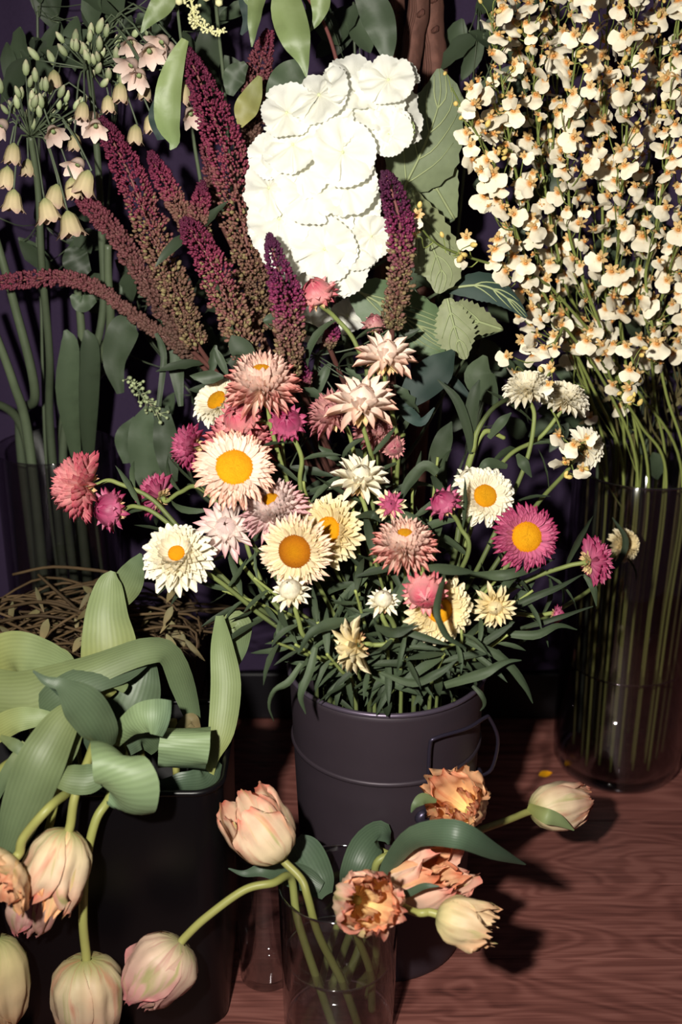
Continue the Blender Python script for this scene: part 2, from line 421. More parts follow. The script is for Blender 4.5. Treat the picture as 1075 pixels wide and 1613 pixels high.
# ---- what already stands in the scene: exact triangle tests, so that later things keep clear of earlier ones
class Registry:
    CELL = 0.03
    def __init__(s):
        s.ent = []; s.grid = {}
    def cells(s, lo, hi):
        c = s.CELL
        for i in range(math.floor(lo[0] / c), math.floor(hi[0] / c) + 1):
            for j in range(math.floor(lo[1] / c), math.floor(hi[1] / c) + 1):
                for k in range(math.floor(lo[2] / c), math.floor(hi[2] / c) + 1):
                    yield (i, j, k)
    @staticmethod
    def box(V):
        xs, ys, zs = zip(*V)
        return (min(xs), min(ys), min(zs)), (max(xs), max(ys), max(zs))
    def add(s, V, F, owner):
        V = [tuple(v) for v in V]
        lo, hi = s.box(V)
        n = len(s.ent)
        s.ent.append([lo, hi, V, F, owner, None])
        for c in s.cells(lo, hi):
            s.grid.setdefault(c, []).append(n)
    def hits(s, V, F, owner, limit=1e9):
        V = [tuple(v) for v in V]
        lo, hi = s.box(V)
        seen = set(); bv = None; tot = 0
        for c in s.cells(lo, hi):
            for n in s.grid.get(c, ()):
                if n in seen: continue
                seen.add(n)
                e = s.ent[n]
                if e[4] == owner: continue
                a, b = e[0], e[1]
                if a[0] > hi[0] or b[0] < lo[0] or a[1] > hi[1] or b[1] < lo[1] or a[2] > hi[2] or b[2] < lo[2]: continue
                if bv is None: bv = BVHTree.FromPolygons(V, F)
                if e[5] is None: e[5] = BVHTree.FromPolygons(e[2], e[3])
                tot += len(bv.overlap(e[5]))
                if tot > limit: return tot
        return tot
REG = Registry()
MCACHE = {}
def mdata(me):
    if me.name not in MCACHE:
        MCACHE[me.name] = ([v.co.copy() for v in me.vertices], [tuple(p.vertices) for p in me.polygons])
    return MCACHE[me.name]
def reg_mesh(me, M, owner):
    V, F = mdata(me)
    REG.add([M @ v for v in V], F, owner)
def ray_scaled(V, f):
    return [CAMPOS + (Vector(v) - CAMPOS) * f for v in V]
def clear_factor(V, F, owner, steps, tol=0):
    """distance factor along the line of sight at which a shape stands free of everything placed so far"""
    best = (1e9, 1.0)
    for f in steps:
        h = REG.hits(V if f == 1 else ray_scaled(V, f), F, owner, best[0])
        if h < best[0]: best = (h, f)
        if h <= tol: break
    return best[1]
def both_ways(n, st):
    out = [1.0]
    for k in range(1, n + 1): out += [1 - st * k, 1 + st * k]
    return out
# ---- stems: bent round the stems and flower heads that are already there
class Stems:
    CELL = 0.014
    def __init__(s):
        s.g = {}; s.heads = []
    def key(s, p):
        c = s.CELL
        return (math.floor(p.x / c), math.floor(p.y / c), math.floor(p.z / c))
    def register(s, sp, rad):
        m = len(sp)
        for i in range(m - 1):
            a, b = sp[i], sp[i + 1]
            k = max(1, int((b - a).length / 0.0022))
            ra = rad[i] if isinstance(rad, list) else rad
            for q in range(k):
                p = a + (b - a) * (q / k)
                s.g.setdefault(s.key(p), []).append((p, ra))
    def route(s, sp, rad, own=None, lock0=2, lock1=1, cont=(), iters=110, gap=0.0012, head_gap=0.001):
        m = len(sp)
        rs = rad if isinstance(rad, list) else [rad] * m
        org = [p.copy() for p in sp]
        dis = [Vector((0, 0, 0)) for _ in sp]
        for it in range(iters):
            moved = False
            for i in range(lock0, m - lock1):
                p = org[i] + dis[i]
                k = s.key(p); push = Vector((0, 0, 0)); w_ = 0
                t_ = (org[min(i + 1, m - 1)] + dis[min(i + 1, m - 1)] - org[i - 1] - dis[i - 1])
                t_ = t_.normalized() if t_.length > 1e-9 else Vector((0, 0, 1))
                for a in (-1, 0, 1):
                    for b in (-1, 0, 1):
                        for c in (-1, 0, 1):
                            for (q, rq) in s.g.get((k[0] + a, k[1] + b, k[2] + c), ()):
                                d = p - q
                                d = d - t_ * (d.dot(t_) * 0.6)
                                D = rs[i] + rq + gap
                                l_ = (p - q).length
                                if l_ < D:
                                    if d.length < 1e-6: d = Vector((0.001, 0.0007, 0))
                                    push += d.normalized() * (D - l_); w_ += 1
                for (hc, ha, hr, hz, ho) in s.heads:
                    if ho == own: continue
                    d = p - hc
                    if d.length > hr + rs[i] + head_gap: continue
                    az = d.dot(ha); ra_ = d - ha * az
                    e = math.sqrt((az / (hz + rs[i])) ** 2 + (ra_.length / (hr + rs[i])) ** 2)
                    if e < 1:
                        out = (ra_ / (hr * hr) + ha * (az / (hz * hz)))
                        out = out.normalized() if out.length > 1e-9 else ha * -1
                        push += out * (1 - e) * min(hr, hz) * 1.1; w_ += 1
                if w_:
                    dis[i] += push / w_ * 1.05 if w_ < 4 else push / w_ * 1.4
                    moved = True
                p = org[i] + dis[i]
                for fn in cont:
                    p2 = fn(p, rs[i])
                    if p2 is not None: dis[i] = p2 - org[i]
            if not moved and it > 2: break
            if it < iters - 6:
                nd = [d.copy() for d in dis]
                for i in range(lock0, m - lock1):
                    nd[i] = dis[i] * 0.5 + (dis[i - 1] + dis[i + 1]) * 0.25
                dis = nd
        out = [org[i] + dis[i] for i in range(m)]
        s.register(out, rs)
        return out
ST = Stems()
def inside_pot(C, rfun, top):
    """keeps stem points below the rim inside the pot's wall"""
    def fn(p, r):
        if p.z > top: return None
        d = Vector((p.x - C.x, p.y - C.y, 0))
        lim = rfun(p.z) - r
        if d.length > lim:
            d = d.normalized() * lim
            return Vector((C.x + d.x, C.y + d.y, p.z))
        return None
    return fn
def outside_pot(C, rfun, top):
    def fn(p, r):
        if p.z > top: return None
        d = Vector((p.x - C.x, p.y - C.y, 0))
        lim = rfun(p.z) + r
        if d.length < lim:
            d = d.normalized() * lim
            return Vector((C.x + d.x, C.y + d.y, p.z))
        return None
    return fn
def slot_plan(targets, C, rad, scale):
    """one place per stem on a sunflower pattern in the mouth, each near the side its flower is on"""
    n = len(targets)
    sl = [Vector((rad * math.sqrt((k + .5) / n) * math.cos(k * 2.39996), rad * math.sqrt((k + .5) / n) * math.sin(k * 2.39996), 0)) for k in range(n)]
    des = []
    for T in targets:
        d = Vector((T.x - C.x, T.y - C.y, 0)) * scale
        if d.length > rad: d = d.normalized() * rad
        des.append(d)
    pairs = sorted(((des[i] - sl[j]).length, i, j) for i in range(n) for j in range(n))
    got = {}; used = set()
    for c, i, j in pairs:
        if i in got or j in used: continue
        got[i] = sl[j]; used.add(j)
    for _ in range(6):          # swaps that shorten the total
        for i in range(n):
            for k in range(i + 1, n):
                if (des[i] - got[k]).length + (des[k] - got[i]).length + 1e-9 < (des[i] - got[i]).length + (des[k] - got[k]).length:
                    got[i], got[k] = got[k], got[i]
    return [got[i] for i in range(n)]
class Thing:
    def __init__(s, name, label, cat, loc, group=None):
        s.loc = Vector(loc)
        s.root = link(name, None)
        s.root.empty_display_size = 0.02
        s.root.location = s.loc
        tag(s.root, label, cat, group)
    def part(s, name, g, mat, smooth=True, stuff=False, label=None):
        o = link(name, g.mesh(name, mat, smooth, s.loc), s.root)
        if name not in ('water', 'waterline'): REG.add(g.v, g.f, s.root.name)
        if stuff: o['kind'] = 'stuff'
        if label: o['label'] = label
        return o
    def inst(s, name, me, mtx):
        o = link(name, me, s.root)
        o.matrix_basis = Matrix.Translation(-s.loc) @ mtx
        reg_mesh(me, mtx, s.root.name)
        return o
    def put_leaf(s, make, tries, name, mat, **kw):
        """make(k) gives the k-th proposal; the first that touches no other thing is kept"""
        best = None
        for k in range(tries):
            g = make(k)
            h = REG.hits(g.v, g.f, s.root.name, best[0] if best else 1e9)
            if best is None or h < best[0]: best = (h, g)
            if h == 0: break
        return s.part(name, best[1], mat, **kw)
    def fit(s, name, g, mat, n=12, st=0.003, **kw):
        """the piece shifted along the line of sight until it is free of other things"""
        f = clear_factor([Vector(v) for v in g.v], g.f, s.root.name, both_ways(n, st))
        if f != 1: g.v = [tuple(v) for v in ray_scaled(g.v, f)]
        return s.part(name, g, mat, **kw)
def child(name, me, parent):
    return link(name, me, parent)
def struct(name, g, mat, smooth=False):
    o = link(name, g.mesh(name, mat, smooth))
    o['kind'] = 'structure'
    return o

def tube(pts, rad, n=7, caps=True, g=None):
    """round tube; rad number or list"""
    g = g or G()
    m = len(pts)
    rs = rad if isinstance(rad, (list, tuple)) else [rad] * m
    if len(rs) != m:
        rs = [table(i / (m - 1), [k / (len(rs) - 1) for k in range(len(rs))], rs) for i in range(m)]
    v = []; a = []; sd = []; f = []
    t0 = (pts[1] - pts[0]).normalized()
    nrm = t0.orthogonal().normalized()
    for i in range(m):
        t = (pts[min(i + 1, m - 1)] - pts[max(i - 1, 0)])
        t = t.normalized() if t.length > 1e-9 else t0
        nrm = (nrm - t * nrm.dot(t))
        nrm = nrm.normalized() if nrm.length > 1e-6 else t.orthogonal().normalized()
        b = t.cross(nrm)
        for k in range(n):
            an = 2 * PI * k / n
            v.append(pts[i] + (nrm * math.cos(an) + b * math.sin(an)) * rs[i])
            a.append(i / (m - 1)); sd.append(an)
    for i in range(m - 1):
        for k in range(n):
            k2 = (k + 1) % n
            f.append((i * n + k, i * n + k2, (i + 1) * n + k2, (i + 1) * n + k))
    if caps:
        f.append(tuple(range(n - 1, -1, -1)))
        f.append(tuple((m - 1) * n + k for k in range(n)))
    return g.add(v, f, a, sd)
def ribbon(spine, wvec, nrm, nx=4, cup=0.0, fold=0.0, ruf=0.0, rfreq=5, serr=0.0, seed=0, g=None, thick=0.0):
    """leaf blade: spine points, half-width vectors, normals. fold = V fold, cup = arc, ruf = edge waves, serr = toothed margin"""
    g = g or G()
    m = len(spine)
    v = []; a = []; sd = []; e = []; f = []
    for i in range(m):
        s = i / (m - 1)
        hw = wvec[i].length
        for j in range(nx + 1):
            u = j / nx * 2 - 1
            k = 1.0
            if serr and abs(u) > 0.99:
                k = 1 + (serr if i % 2 else -serr)
            off = cup * u * u * hw + fold * abs(u) * hw
            if ruf:
                off += ruf * hw * u * u * math.sin(s * rfreq * 2 * PI + (0 if u > 0 else 1.7) + seed)
            v.append(spine[i] + wvec[i] * (u * k) + nrm[i] * off)
            a.append(s); sd.append(u); e.append(max(abs(u) ** 3, s ** 4))
    for i in range(m - 1):
        for j in range(nx):
            q = i * (nx + 1) + j
            f.append((q, q + 1, q + nx + 2, q + nx + 1))
    return g.add(v, f, a, sd, e)
def leaf_px(pts, n=16, nx=4, wang=None, cup=0.25, fold=0.0, ruf=0.0, rfreq=4, serr=0.0, seed=0, g=None):
    """pts: (px,py,Y,half width px, roll deg). Width stands across the spine as seen, rolled about it; wang = fixed picture angle."""
    sm = spline(pts, n)
    sp = [P(p[0], p[1], p[2]) for p in sm]
    wv = []; nr = []
    for i in range(n):
        t = (sp[min(i + 1, n - 1)] - sp[max(i - 1, 0)]).normalized()
        view = (sp[i] - CAMPOS).normalized()
        if wang is None:
            x = t.cross(view)
            x = x.normalized() if x.length > 1e-5 else RGT.copy()
        else:
            x = RGT * math.cos(R(wang)) + UPV * math.sin(R(wang))
            x = (x - t * x.dot(t)).normalized()
        y = x.cross(t).normalized()
        r = R(sm[i][4])
        wd = x * math.cos(r) + y * math.sin(r)
        hw = max(sm[i][3], 0.3) * depth(sp[i]) / F_PX
        wv.append(wd * hw); nr.append(wd.cross(t).normalized())
    return ribbon(sp, wv, nr, nx, cup, fold, ruf, rfreq, serr, seed, g)
LANCE = ([0, 0.08, 0.3, 0.55, 0.8, 0.94, 1.0], [0.25, 0.5, 0.95, 1.0, 0.62, 0.22, 0.02])
OVATE = ([0, 0.06, 0.25, 0.45, 0.7, 0.9, 1.0], [0.12, 0.45, 0.95, 1.0, 0.75, 0.32, 0.02])
def leaf_free(base, d, L, W, up, droop=0.6, prof=LANCE, n=9, nx=4, fold=0.25, ruf=0.0, twist=0.0, seed=0, g=None):
    """free leaf from base along d, bending by droop rad towards -up"""
    d = d.normalized()
    s = d.cross(up)
    s = s.normalized() if s.length > 1e-4 else d.orthogonal().normalized()
    nrm = s.cross(d).normalized()
    sp = []; wv = []; nr = []
    p = base.copy()
    for i in range(n):
        t = i / (n - 1)
        an = -droop * t
        dd = d * math.cos(an) + nrm * math.sin(an)
        nn = nrm * math.cos(an) - d * math.sin(an)
        if i: p = p + dd * (L / (n - 1))
        tw = twist * t
        wdir = s * math.cos(tw) + nn * math.sin(tw)
        sp.append(p.copy()); wv.append(wdir * max(W * 0.5 * table(t, *prof), 0.0003)); nr.append(wdir.cross(dd).normalized())
    return ribbon(sp, wv, nr, nx, 0.0, fold, ruf, 3, 0, seed, g)
def ico(c, r, axis=None, stretch=1.0):
    """small 20-face blob"""
    ph = (1 + 5 ** 0.5) / 2
    raw = [(-1, ph, 0), (1, ph, 0), (-1, -ph, 0), (1, -ph, 0), (0, -1, ph), (0, 1, ph), (0, -1, -ph), (0, 1, -ph), (ph, 0, -1), (ph, 0, 1), (-ph, 0, -1), (-ph, 0, 1)]
    fs = [(0, 11, 5), (0, 5, 1), (0, 1, 7), (0, 7, 10), (0, 10, 11), (1, 5, 9), (5, 11, 4), (11, 10, 2), (10, 7, 6), (7, 1, 8), (3, 9, 4), (3, 4, 2), (3, 2, 6), (3, 6, 8), (3, 8, 9), (4, 9, 5), (2, 4, 11), (6, 2, 10), (8, 6, 7), (9, 8, 1)]
    out = []
    for q in raw:
        q = Vector(q).normalized() * r
        if axis is not None:
            q = q + axis * (q.dot(axis) * (stretch - 1))
        out.append(c + q)
    return out, fs
def lathe(prof, n=48, c=Vector((0, 0, 0)), g=None, closed=False):
    """revolve (r,z) list about the vertical through c"""
    g = g or G()
    m = len(prof)
    v = [c + Vector((r * math.cos(2 * PI * k / n), r * math.sin(2 * PI * k / n), z)) for r, z in prof for k in range(n)]
    f = []
    for i in range(m - 1):
        for k in range(n):
            k2 = (k + 1) % n
            f.append((i * n + k, i * n + k2, (i + 1) * n + k2, (i + 1) * n + k))
    if closed:
        for k in range(n):
            k2 = (k + 1) % n
            f.append(((m - 1) * n + k, (m - 1) * n + k2, k2, k))
    return g.add(v, f, [i / (m - 1) for i in range(m) for k in range(n)])
def box(lo, hi, bev=0.0, g=None):
    g = g or G()
    import bmesh
    bm = bmesh.new()
    bmesh.ops.create_cube(bm, size=1)
    for v in bm.verts:
        v.co = Vector([lerp(lo[i], hi[i], v.co[i] + 0.5) for i in range(3)])
    if bev:
        bmesh.ops.bevel(bm, geom=bm.edges[:], offset=bev, segments=2, affect='EDGES', profile=0.5)
    bm.verts.index_update()
    g.add([v.co for v in bm.verts], [[v.index for v in f.verts] for f in bm.faces])
    bm.free()
    return g

# ================================================================== THE SETTING
WALL_Y = 1.52
FLOOR = struct('floor', box((-1.6, -0.3, -0.03), (1.6, WALL_Y + 0.06, -0.008)), 'crate_wood')
pw = 0.1225
y = WALL_Y - 0.002
pk = 0
me_pl = None
while y > -0.3:
    for hx in ((-1.6, 0.84), (0.8405, 1.6)) if pk % 2 == 0 else ((-1.6, -0.71), (-0.7095, 1.6)):
        g = box((hx[0], -pw / 2 + 0.0004, -0.009), (hx[1], pw / 2 - 0.0004, 0.0), 0.0007)
        o = link('plank', g.mesh('plank', 'floor_wood', False), FLOOR)
        o.location = (0, y - pw / 2, 0)
    y -= pw
    pk += 1
struct('wall_back', box((-1.6, WALL_Y + 0.01, -0.01), (1.6, WALL_Y + 0.06, 2.2)), 'wall_paint')
struct('baseboard_back', box((-1.6, WALL_Y - 0.004, 0.0), (1.6, WALL_Y + 0.009, 0.075), 0.003), 'black_rubber')
# purple cloth hanging on the wall, soft folds
g = G(); v = []; f = []; nx, nz = 260, 10
for j in range(nz + 1):
    for i in range(nx + 1):
        x = lerp(-1.5, 1.5, i / nx)
        k = 0.011 * math.sin(x * 42 + 1.5 * math.sin(x * 9)) + 0.006 * math.sin(x * 97 + 2)
        v.append((x, WALL_Y - 0.019 + k * (0.55 + 0.45 * j / nz) * 0.6 - 0.001, lerp(0.09, 2.1, j / nz)))
for j in range(nz):
    for i in range(nx):
        q = j * (nx + 1) + i
        f.append((q, q + 1, q + nx + 2, q + nx + 1))
g.add(v, f)
cl = link('backdrop_cloth', g.mesh('backdrop_cloth', 'curtain_cloth'))
tag(cl, 'dark purple cloth hanging in soft folds against the back wall', 'curtain')

# ================================================================== CONTAINERS
BC = Vector((0.0466, 1.077, 0))           # dark bucket
BKH, BKR0, BKR1 = 0.33, 0.086, 0.099
t = Thing('flower_bucket', 'dark purple-grey metal bucket full of strawflowers', 'bucket', BC)
def bkr(z): return lerp(BKR0, BKR1, z / BKH)
prof = [(0.0, 0.004), (BKR0 - 0.006, 0.004), (BKR0 - 0.002, 0.0), (BKR0, 0.003)]
for k in range(1, 40):
    z = BKH * k / 40
    r = bkr(z)
    d = z - 0.252
    r += 0.0022 * math.exp(-(d / 0.0028) ** 2) - 0.0014 * math.exp(-((d + 0.009) / 0.004) ** 2)
    prof.append((r, z))
prof += [(bkr(BKH), BKH), (bkr(BKH) - 0.0018, BKH), (bkr(0.2) - 0.0018, 0.2), (BKR0 - 0.0025, 0.007), (0, 0.007)]
body = t.part('body', lathe(prof, 64, BC), 'zinc_paint')
# band bead and rolled rim
g = lathe([(bkr(0.252) + 0.0030 * math.cos(a) * 0.8, 0.252 + 0.0030 * math.sin(a)) for a in [2 * PI * k / 8 for k in range(8)]], 64, BC, closed=True)
t.part('raised_band', g, 'zinc_paint')
g = lathe([(bkr(BKH) + 0.0026 * math.cos(a), BKH + 0.0026 * math.sin(a)) for a in [2 * PI * k / 8 for k in range(8)]], 64, BC, closed=True)
t.part('rolled_rim', g, 'zinc_rim', label='worn lighter rim of the bucket')
def onb(ang, z, off):           # point on the bucket wall, angle from +X
    r = bkr(z) + off
    return BC + Vector((r * math.cos(ang), r * math.sin(ang), z))
hp = [onb(R(-69), 0.212, 0.005), onb(R(-69), 0.260, 0.007), onb(R(-69), 0.297, 0.007), onb(R(-66), 0.305, 0.008), onb(R(-46), 0.303, 0.009),
      onb(R(-31), 0.302, 0.011), onb(R(-26), 0.297, 0.013), onb(R(-18), 0.265, 0.020), onb(R(-11), 0.222, 0.016), onb(R(-9), 0.208, 0.006)]
hd = t.part('handle', tube(vspline(hp, 40), 0.0019, 8), 'wire', label='thin wire handle folded against the bucket')
for ang, z in ((-69, 0.210), (-9, 0.208)):
    c0 = onb(R(ang), z, -0.002)
    o_ = (onb(R(ang), z, 0.01) - c0).normalized()
    g = tube([c0, c0 + o_ * 0.006, c0 + o_ * 0.0085], [0.009, 0.009, 0.006], 14)
    t.part('handle_ear', g, 'wire')

# small glass vase in front
VC = Vector((-0.002, 0.934, 0)); VH = 0.175
t = Thing('glass_vase', 'small clear cylinder vase of water with parrot tulips, in front of the dark bucket', 'vase', VC)
t.part('glass_base', lathe([(0, 0.0004), (0.044, 0.0004), (0.050, 0.003), (0.0525, 0.009), (0.0515, 0.0165), (0.046, 0.0118), (0.0, 0.0115)], 64, VC), 'glass_solid')
prof = [(0.0528, 0.004), (0.0545, 0.010), (0.0555, 0.05), (0.0575, VH), (0.0568, VH + 0.0012), (0.0558, VH), (0.0535, 0.05), (0.0522, 0.018)]
t.part('glass_body', lathe(prof, 64, VC), 'glass_clear')
g = lathe([(0.0567 + 0.0010 * math.cos(a), VH + 0.0010 * math.sin(a)) for a in [2 * PI * k / 8 for k in range(8)]], 64, VC, closed=True)
t.part('glass_rim', g, 'glass_edge')
t.part('water', lathe([(0, 0.0135), (0.046, 0.014), (0.0508, 0.0185), (0.0526, 0.05), (0.0532, 0.093), (0.0522, 0.0915), (0, 0.0915)], 64, VC), 'water')
t.part('waterline', lathe([(0.0520 + 0.0011 * math.cos(a), 0.0925 + 0.0011 * math.sin(a)) for a in [2 * PI * k / 8 for k in range(8)]], 64, VC, closed=True), 'water_edge')

# tall glass vase on the right
TC = Vector((0.372, 1.398, 0)); TH, TR = 0.43, 0.085
t = Thing('glass_vase', 'tall clear glass cylinder vase holding the cream orchid sprays', 'vase', TC)
t.part('glass_base', lathe([(0, 0.0004), (TR * .70, 0.0004), (TR * .88, 0.007), (TR - .008, 0.021), (TR * .7, 0.0118), (0, 0.0112)], 72, TC), 'glass_solid')
prof = [(TR * 0.90, 0.006), (TR * 0.985, 0.02), (TR, 0.045), (TR, 0.2), (TR, TH), (TR - 0.0014, TH + 0.0016), (TR - 0.003, TH), (TR - 0.003, 0.05), (TR - 0.006, 0.022)]
t.part('glass_body', lathe(prof, 72, TC), 'glass_smoky')
g = lathe([(TR - 0.0015 + 0.0016 * math.cos(a), TH + 0.0016 * math.sin(a)) for a in [2 * PI * k / 8 for k in range(8)]], 72, TC, closed=True)
t.part('glass_rim', g, 'glass_edge')
t.part('water', lathe([(0, 0.0125), (TR * 0.69, 0.013), (TR - 0.0072, 0.023), (TR - 0.0042, 0.05), (TR - 0.0040, 0.168), (TR - 0.006, 0.1665), (0, 0.1665)], 72, TC), 'water')
t.part('waterline', lathe([(TR - 0.0055 + 0.0012 * math.cos(a), 0.1675 + 0.0012 * math.sin(a)) for a in [2 * PI * k / 8 for k in range(8)]], 72, TC, closed=True), 'water_edge')

# slim empty glass between bin and bucket
SC = Vector((-0.078, 1.005, 0))
t = Thing('glass_tumbler', 'slim empty clear glass standing between black bin and dark bucket', 'glass', SC)
prof = [(0, 0), (0.024, 0), (0.028, 0.003), (0.0295, 0.16), (0.029, 0.1608), (0.0283, 0.16), (0.0265, 0.012), (0, 0.009)]
t.part('glass_body', lathe(prof, 40, SC), 'glass_clear')
g = lathe([(0.0289 + 0.0007 * math.cos(a), 0.16 + 0.0007 * math.sin(a)) for a in [2 * PI * k / 8 for k in range(8)]], 40, SC, closed=True)
t.part('glass_rim', g, 'glass_edge')

# black bin on the left, square with rounded corners, open top
def rrect(cx, cy, hx, hy, r, z, n=8):
    out = []
    for qx, qy, a0 in ((1, 1, 0), (-1, 1, 90), (-1, -1, 180), (1, -1, 270)):
        for k in range(n + 1):
            a = R(a0 + 90 * k / n)
            out.append(Vector((cx + qx * (hx - r) + r * math.cos(a), cy + qy * (hy - r) + r * math.sin(a), z)))
    return out
def loft(rings, cap0=True, cap1=True, g=None):
    g = g or G()
    n = len(rings[0])
    v = [p for rg in rings for p in rg]
    f = []
    for i in range(len(rings) - 1):
        for k in range(n):
            k2 = (k + 1) % n
            f.append((i * n + k, i * n + k2, (i + 1) * n + k2, (i + 1) * n + k))
    if cap0: f.append(tuple(range(n - 1, -1, -1)))
    if cap1: f.append(tuple((len(rings) - 1) * n + k for k in range(n)))
    return g.add(v, f)
BIN_X, BIN_Y = (-0.44 + -0.108) / 2, (0.925 + 1.09) / 2
BHX, BHY, BINH = (0.44 - 0.108) / 2, (1.09 - 0.925) / 2, 0.28
t = Thing('flower_bin', 'square black plastic bin full of drooping tulips and curled leaves', 'bin', (BIN_X, BIN_Y, 0))
rg = [rrect(BIN_X, BIN_Y, BHX - 0.008, BHY - 0.008, 0.022, 0), rrect(BIN_X, BIN_Y, BHX - 0.006, BHY - 0.006, 0.024, 0.004), rrect(BIN_X, BIN_Y, BHX - 0.001, BHY - 0.001, 0.026, BINH - 0.002),
      rrect(BIN_X, BIN_Y, BHX - 0.001, BHY - 0.001, 0.026, BINH), rrect(BIN_X, BIN_Y, BHX - 0.004, BHY - 0.004, 0.024, BINH), rrect(BIN_X, BIN_Y, BHX - 0.009, BHY - 0.009, 0.02, 0.008)]
t.part('body', loft(rg), 'black_plastic')
pr = rrect(BIN_X, BIN_Y, BHX - 0.0015, BHY - 0.0015, 0.026, BINH, 10)
t.part('rim', tube(pr + pr[:2], 0.0032, 8, False), 'black_plastic')

# crate behind the bin with the dried bundle, bucket behind for amaranth and hydrangea, vase for the bells
CX0, CX1, CY0, CY1, CH = -0.52, -0.165, 1.125, 1.305, 0.255
t = Thing('wooden_crate', 'dark slatted crate behind the black bin, topped with dried twigs', 'crate', ((CX0 + CX1) / 2, (CY0 + CY1) / 2, 0))
for z0 in (0.0, 0.066, 0.132, 0.198):
    t.part('slat', box((CX0, CY0, z0), (CX1, CY0 + 0.01, z0 + 0.057), 0.001), 'crate_wood', False)
    t.part('slat', box((CX0, CY1 - 0.01, z0), (CX1, CY1, z0 + 0.057), 0.001), 'crate_wood', False)
    t.part('slat', box((CX1 - 0.01, CY0 + 0.0105, z0), (CX1, CY1 - 0.0105, z0 + 0.057), 0.001), 'crate_wood', False)
    t.part('slat', box((CX0, CY0 + 0.0105, z0), (CX0 + 0.01, CY1 - 0.0105, z0 + 0.057), 0.001), 'crate_wood', False)
for px_ in (CX0 + 0.011, CX1 - 0.029):
    for py_ in (CY0 + 0.011, CY1 - 0.029):
        t.part('post', box((px_, py_, 0), (px_ + 0.018, py_ + 0.018, CH), 0.001), 'crate_wood', False)
t.part('lid', box((CX0, CY0, CH), (CX1, CY1, CH + 0.012), 0.001), 'crate_wood', False)
KC = Vector((0.05, 1.36, 0))
t = Thing('plastic_bucket', 'round black plastic bucket behind the dark metal bucket, holding amaranth and hydrangea', 'bucket', KC)
t.part('body', lathe([(0, 0.003), (0.075, 0.0), (0.079, 0.004), (0.092, 0.30), (0.0895, 0.30), (0.0765, 0.008), (0, 0.007)], 48, KC), 'black_rubber')
t.part('rim', lathe([(0.0915 + 0.003 * math.cos(a), 0.30 + 0.003 * math.sin(a)) for a in [2 * PI * k / 8 for k in range(8)]], 48, KC, closed=True), 'black_rubber')
NC = Vector((-0.350, 1.402, 0))
t = Thing('glass_vase', 'tall glass vase at the back holding the thick green bell-flower stems', 'vase', NC)
t.part('glass_body', lathe([(0, 0), (0.066, 0), (0.071, 0.004), (0.073, 0.02), (0.073, 0.455), (0.0722, 0.456), (0.0712, 0.455), (0.071, 0.022), (0.064, 0.012), (0, 0.011)], 48, NC), 'glass_smoky')
t.part('glass_rim', lathe([(0.0721 + 0.0012 * math.cos(a), 0.455 + 0.0012 * math.sin(a)) for a in [2 * PI * k / 8 for k in range(8)]], 48, NC, closed=True), 'glass_smoky')

# ================================================================== STRAWFLOWERS
def petal_mesh(name, mat, prof, bend, cup, ny=5, nx=2, tipnotch=0.0):
    """unit petal: length along +Y, half width 0.5 along X, upper face +Z; bend = radians curling towards +Z"""
    g = G(); v = []; a = []; sd = []; e = []; f = []
    p = Vector((0, 0, 0))
    for i in range(ny + 1):
        s = i / ny
        an = bend * s
        if i: p = p + Vector((0, math.cos(an), math.sin(an))) / ny
        nrm = Vector((0, -math.sin(an), math.cos(an)))
        hw = 0.5 * table(s, *prof)
        for j in range(nx + 1):
            u = j / nx * 2 - 1
            v.append(p + Vector((u * hw, 0, 0)) + nrm * (cup * u * u * hw)); a.append(s); sd.append(u); e.append(abs(u) ** 2)
    for i in range(ny):
        for j in range(nx):
            q = i * (nx + 1) + j
            f.append((q, q + 1, q + nx + 2, q + nx + 1))
    g.add(v, f, a, sd, e)
    return g.mesh(name, mat)
POINT = ([0, 0.25, 0.55, 0.8, 0.93, 1.0], [0.55, 0.85, 1.0, 0.78, 0.42, 0.03])
BLUNT = ([0, 0.25, 0.55, 0.8, 0.93, 1.0], [0.5, 0.8, 1.0, 0.98, 0.75, 0.25])
PM = {}
def pm(colr, inner, shape, bend):
    k = (colr, inner, shape, bend)
    if k not in PM:
        PM[k] = petal_mesh('petal', ('paper_in_' if inner else 'paper_') + colr if colr != 'tan' else 'bract_tan',
                           POINT if shape == 'p' else BLUNT, bend, 0.45)
    return PM[k]
EGGM = {}
def eggm(colr, n):
    k = (colr, n > 12)
    if k not in EGGM:
        g = G(); v = []; a = []; sd_ = []; f = []
        S = [0, .15, .4, .65, .85, 1]; RP = [.30, .74, 1.0, .92, .60, .14]
        ny, nx = 7, 4
        half = R(62) if n <= 12 else R(24)
        for i in range(ny + 1):
            q = i / ny
            for j in range(nx + 1):
                u = j / nx * 2 - 1
                an = u * half * table(q, S, [.8, 1, 1, .85, .6, .25 if n <= 12 else .1])
                r = table(q, S, RP) * (1 + (.02 if n <= 12 else .0) * q) - (.02 if n <= 12 else -.03) * (1 - abs(u)) + (.0 if n <= 12 else .16 * q ** 3)
                v.append((r * math.cos(an), r * math.sin(an), q)); a.append(q); sd_.append(u)
        for i in range(ny):
            for j in range(nx):
                w_ = i * (nx + 1) + j
                f.append((w_, w_ + 1, w_ + nx + 2, w_ + nx + 1))
        g.add(v, f, a, sd_)
        EGGM[k] = g.mesh('petal', ('paper_' if n > 12 else 'paper_in_') + colr)
    return EGGM[k]
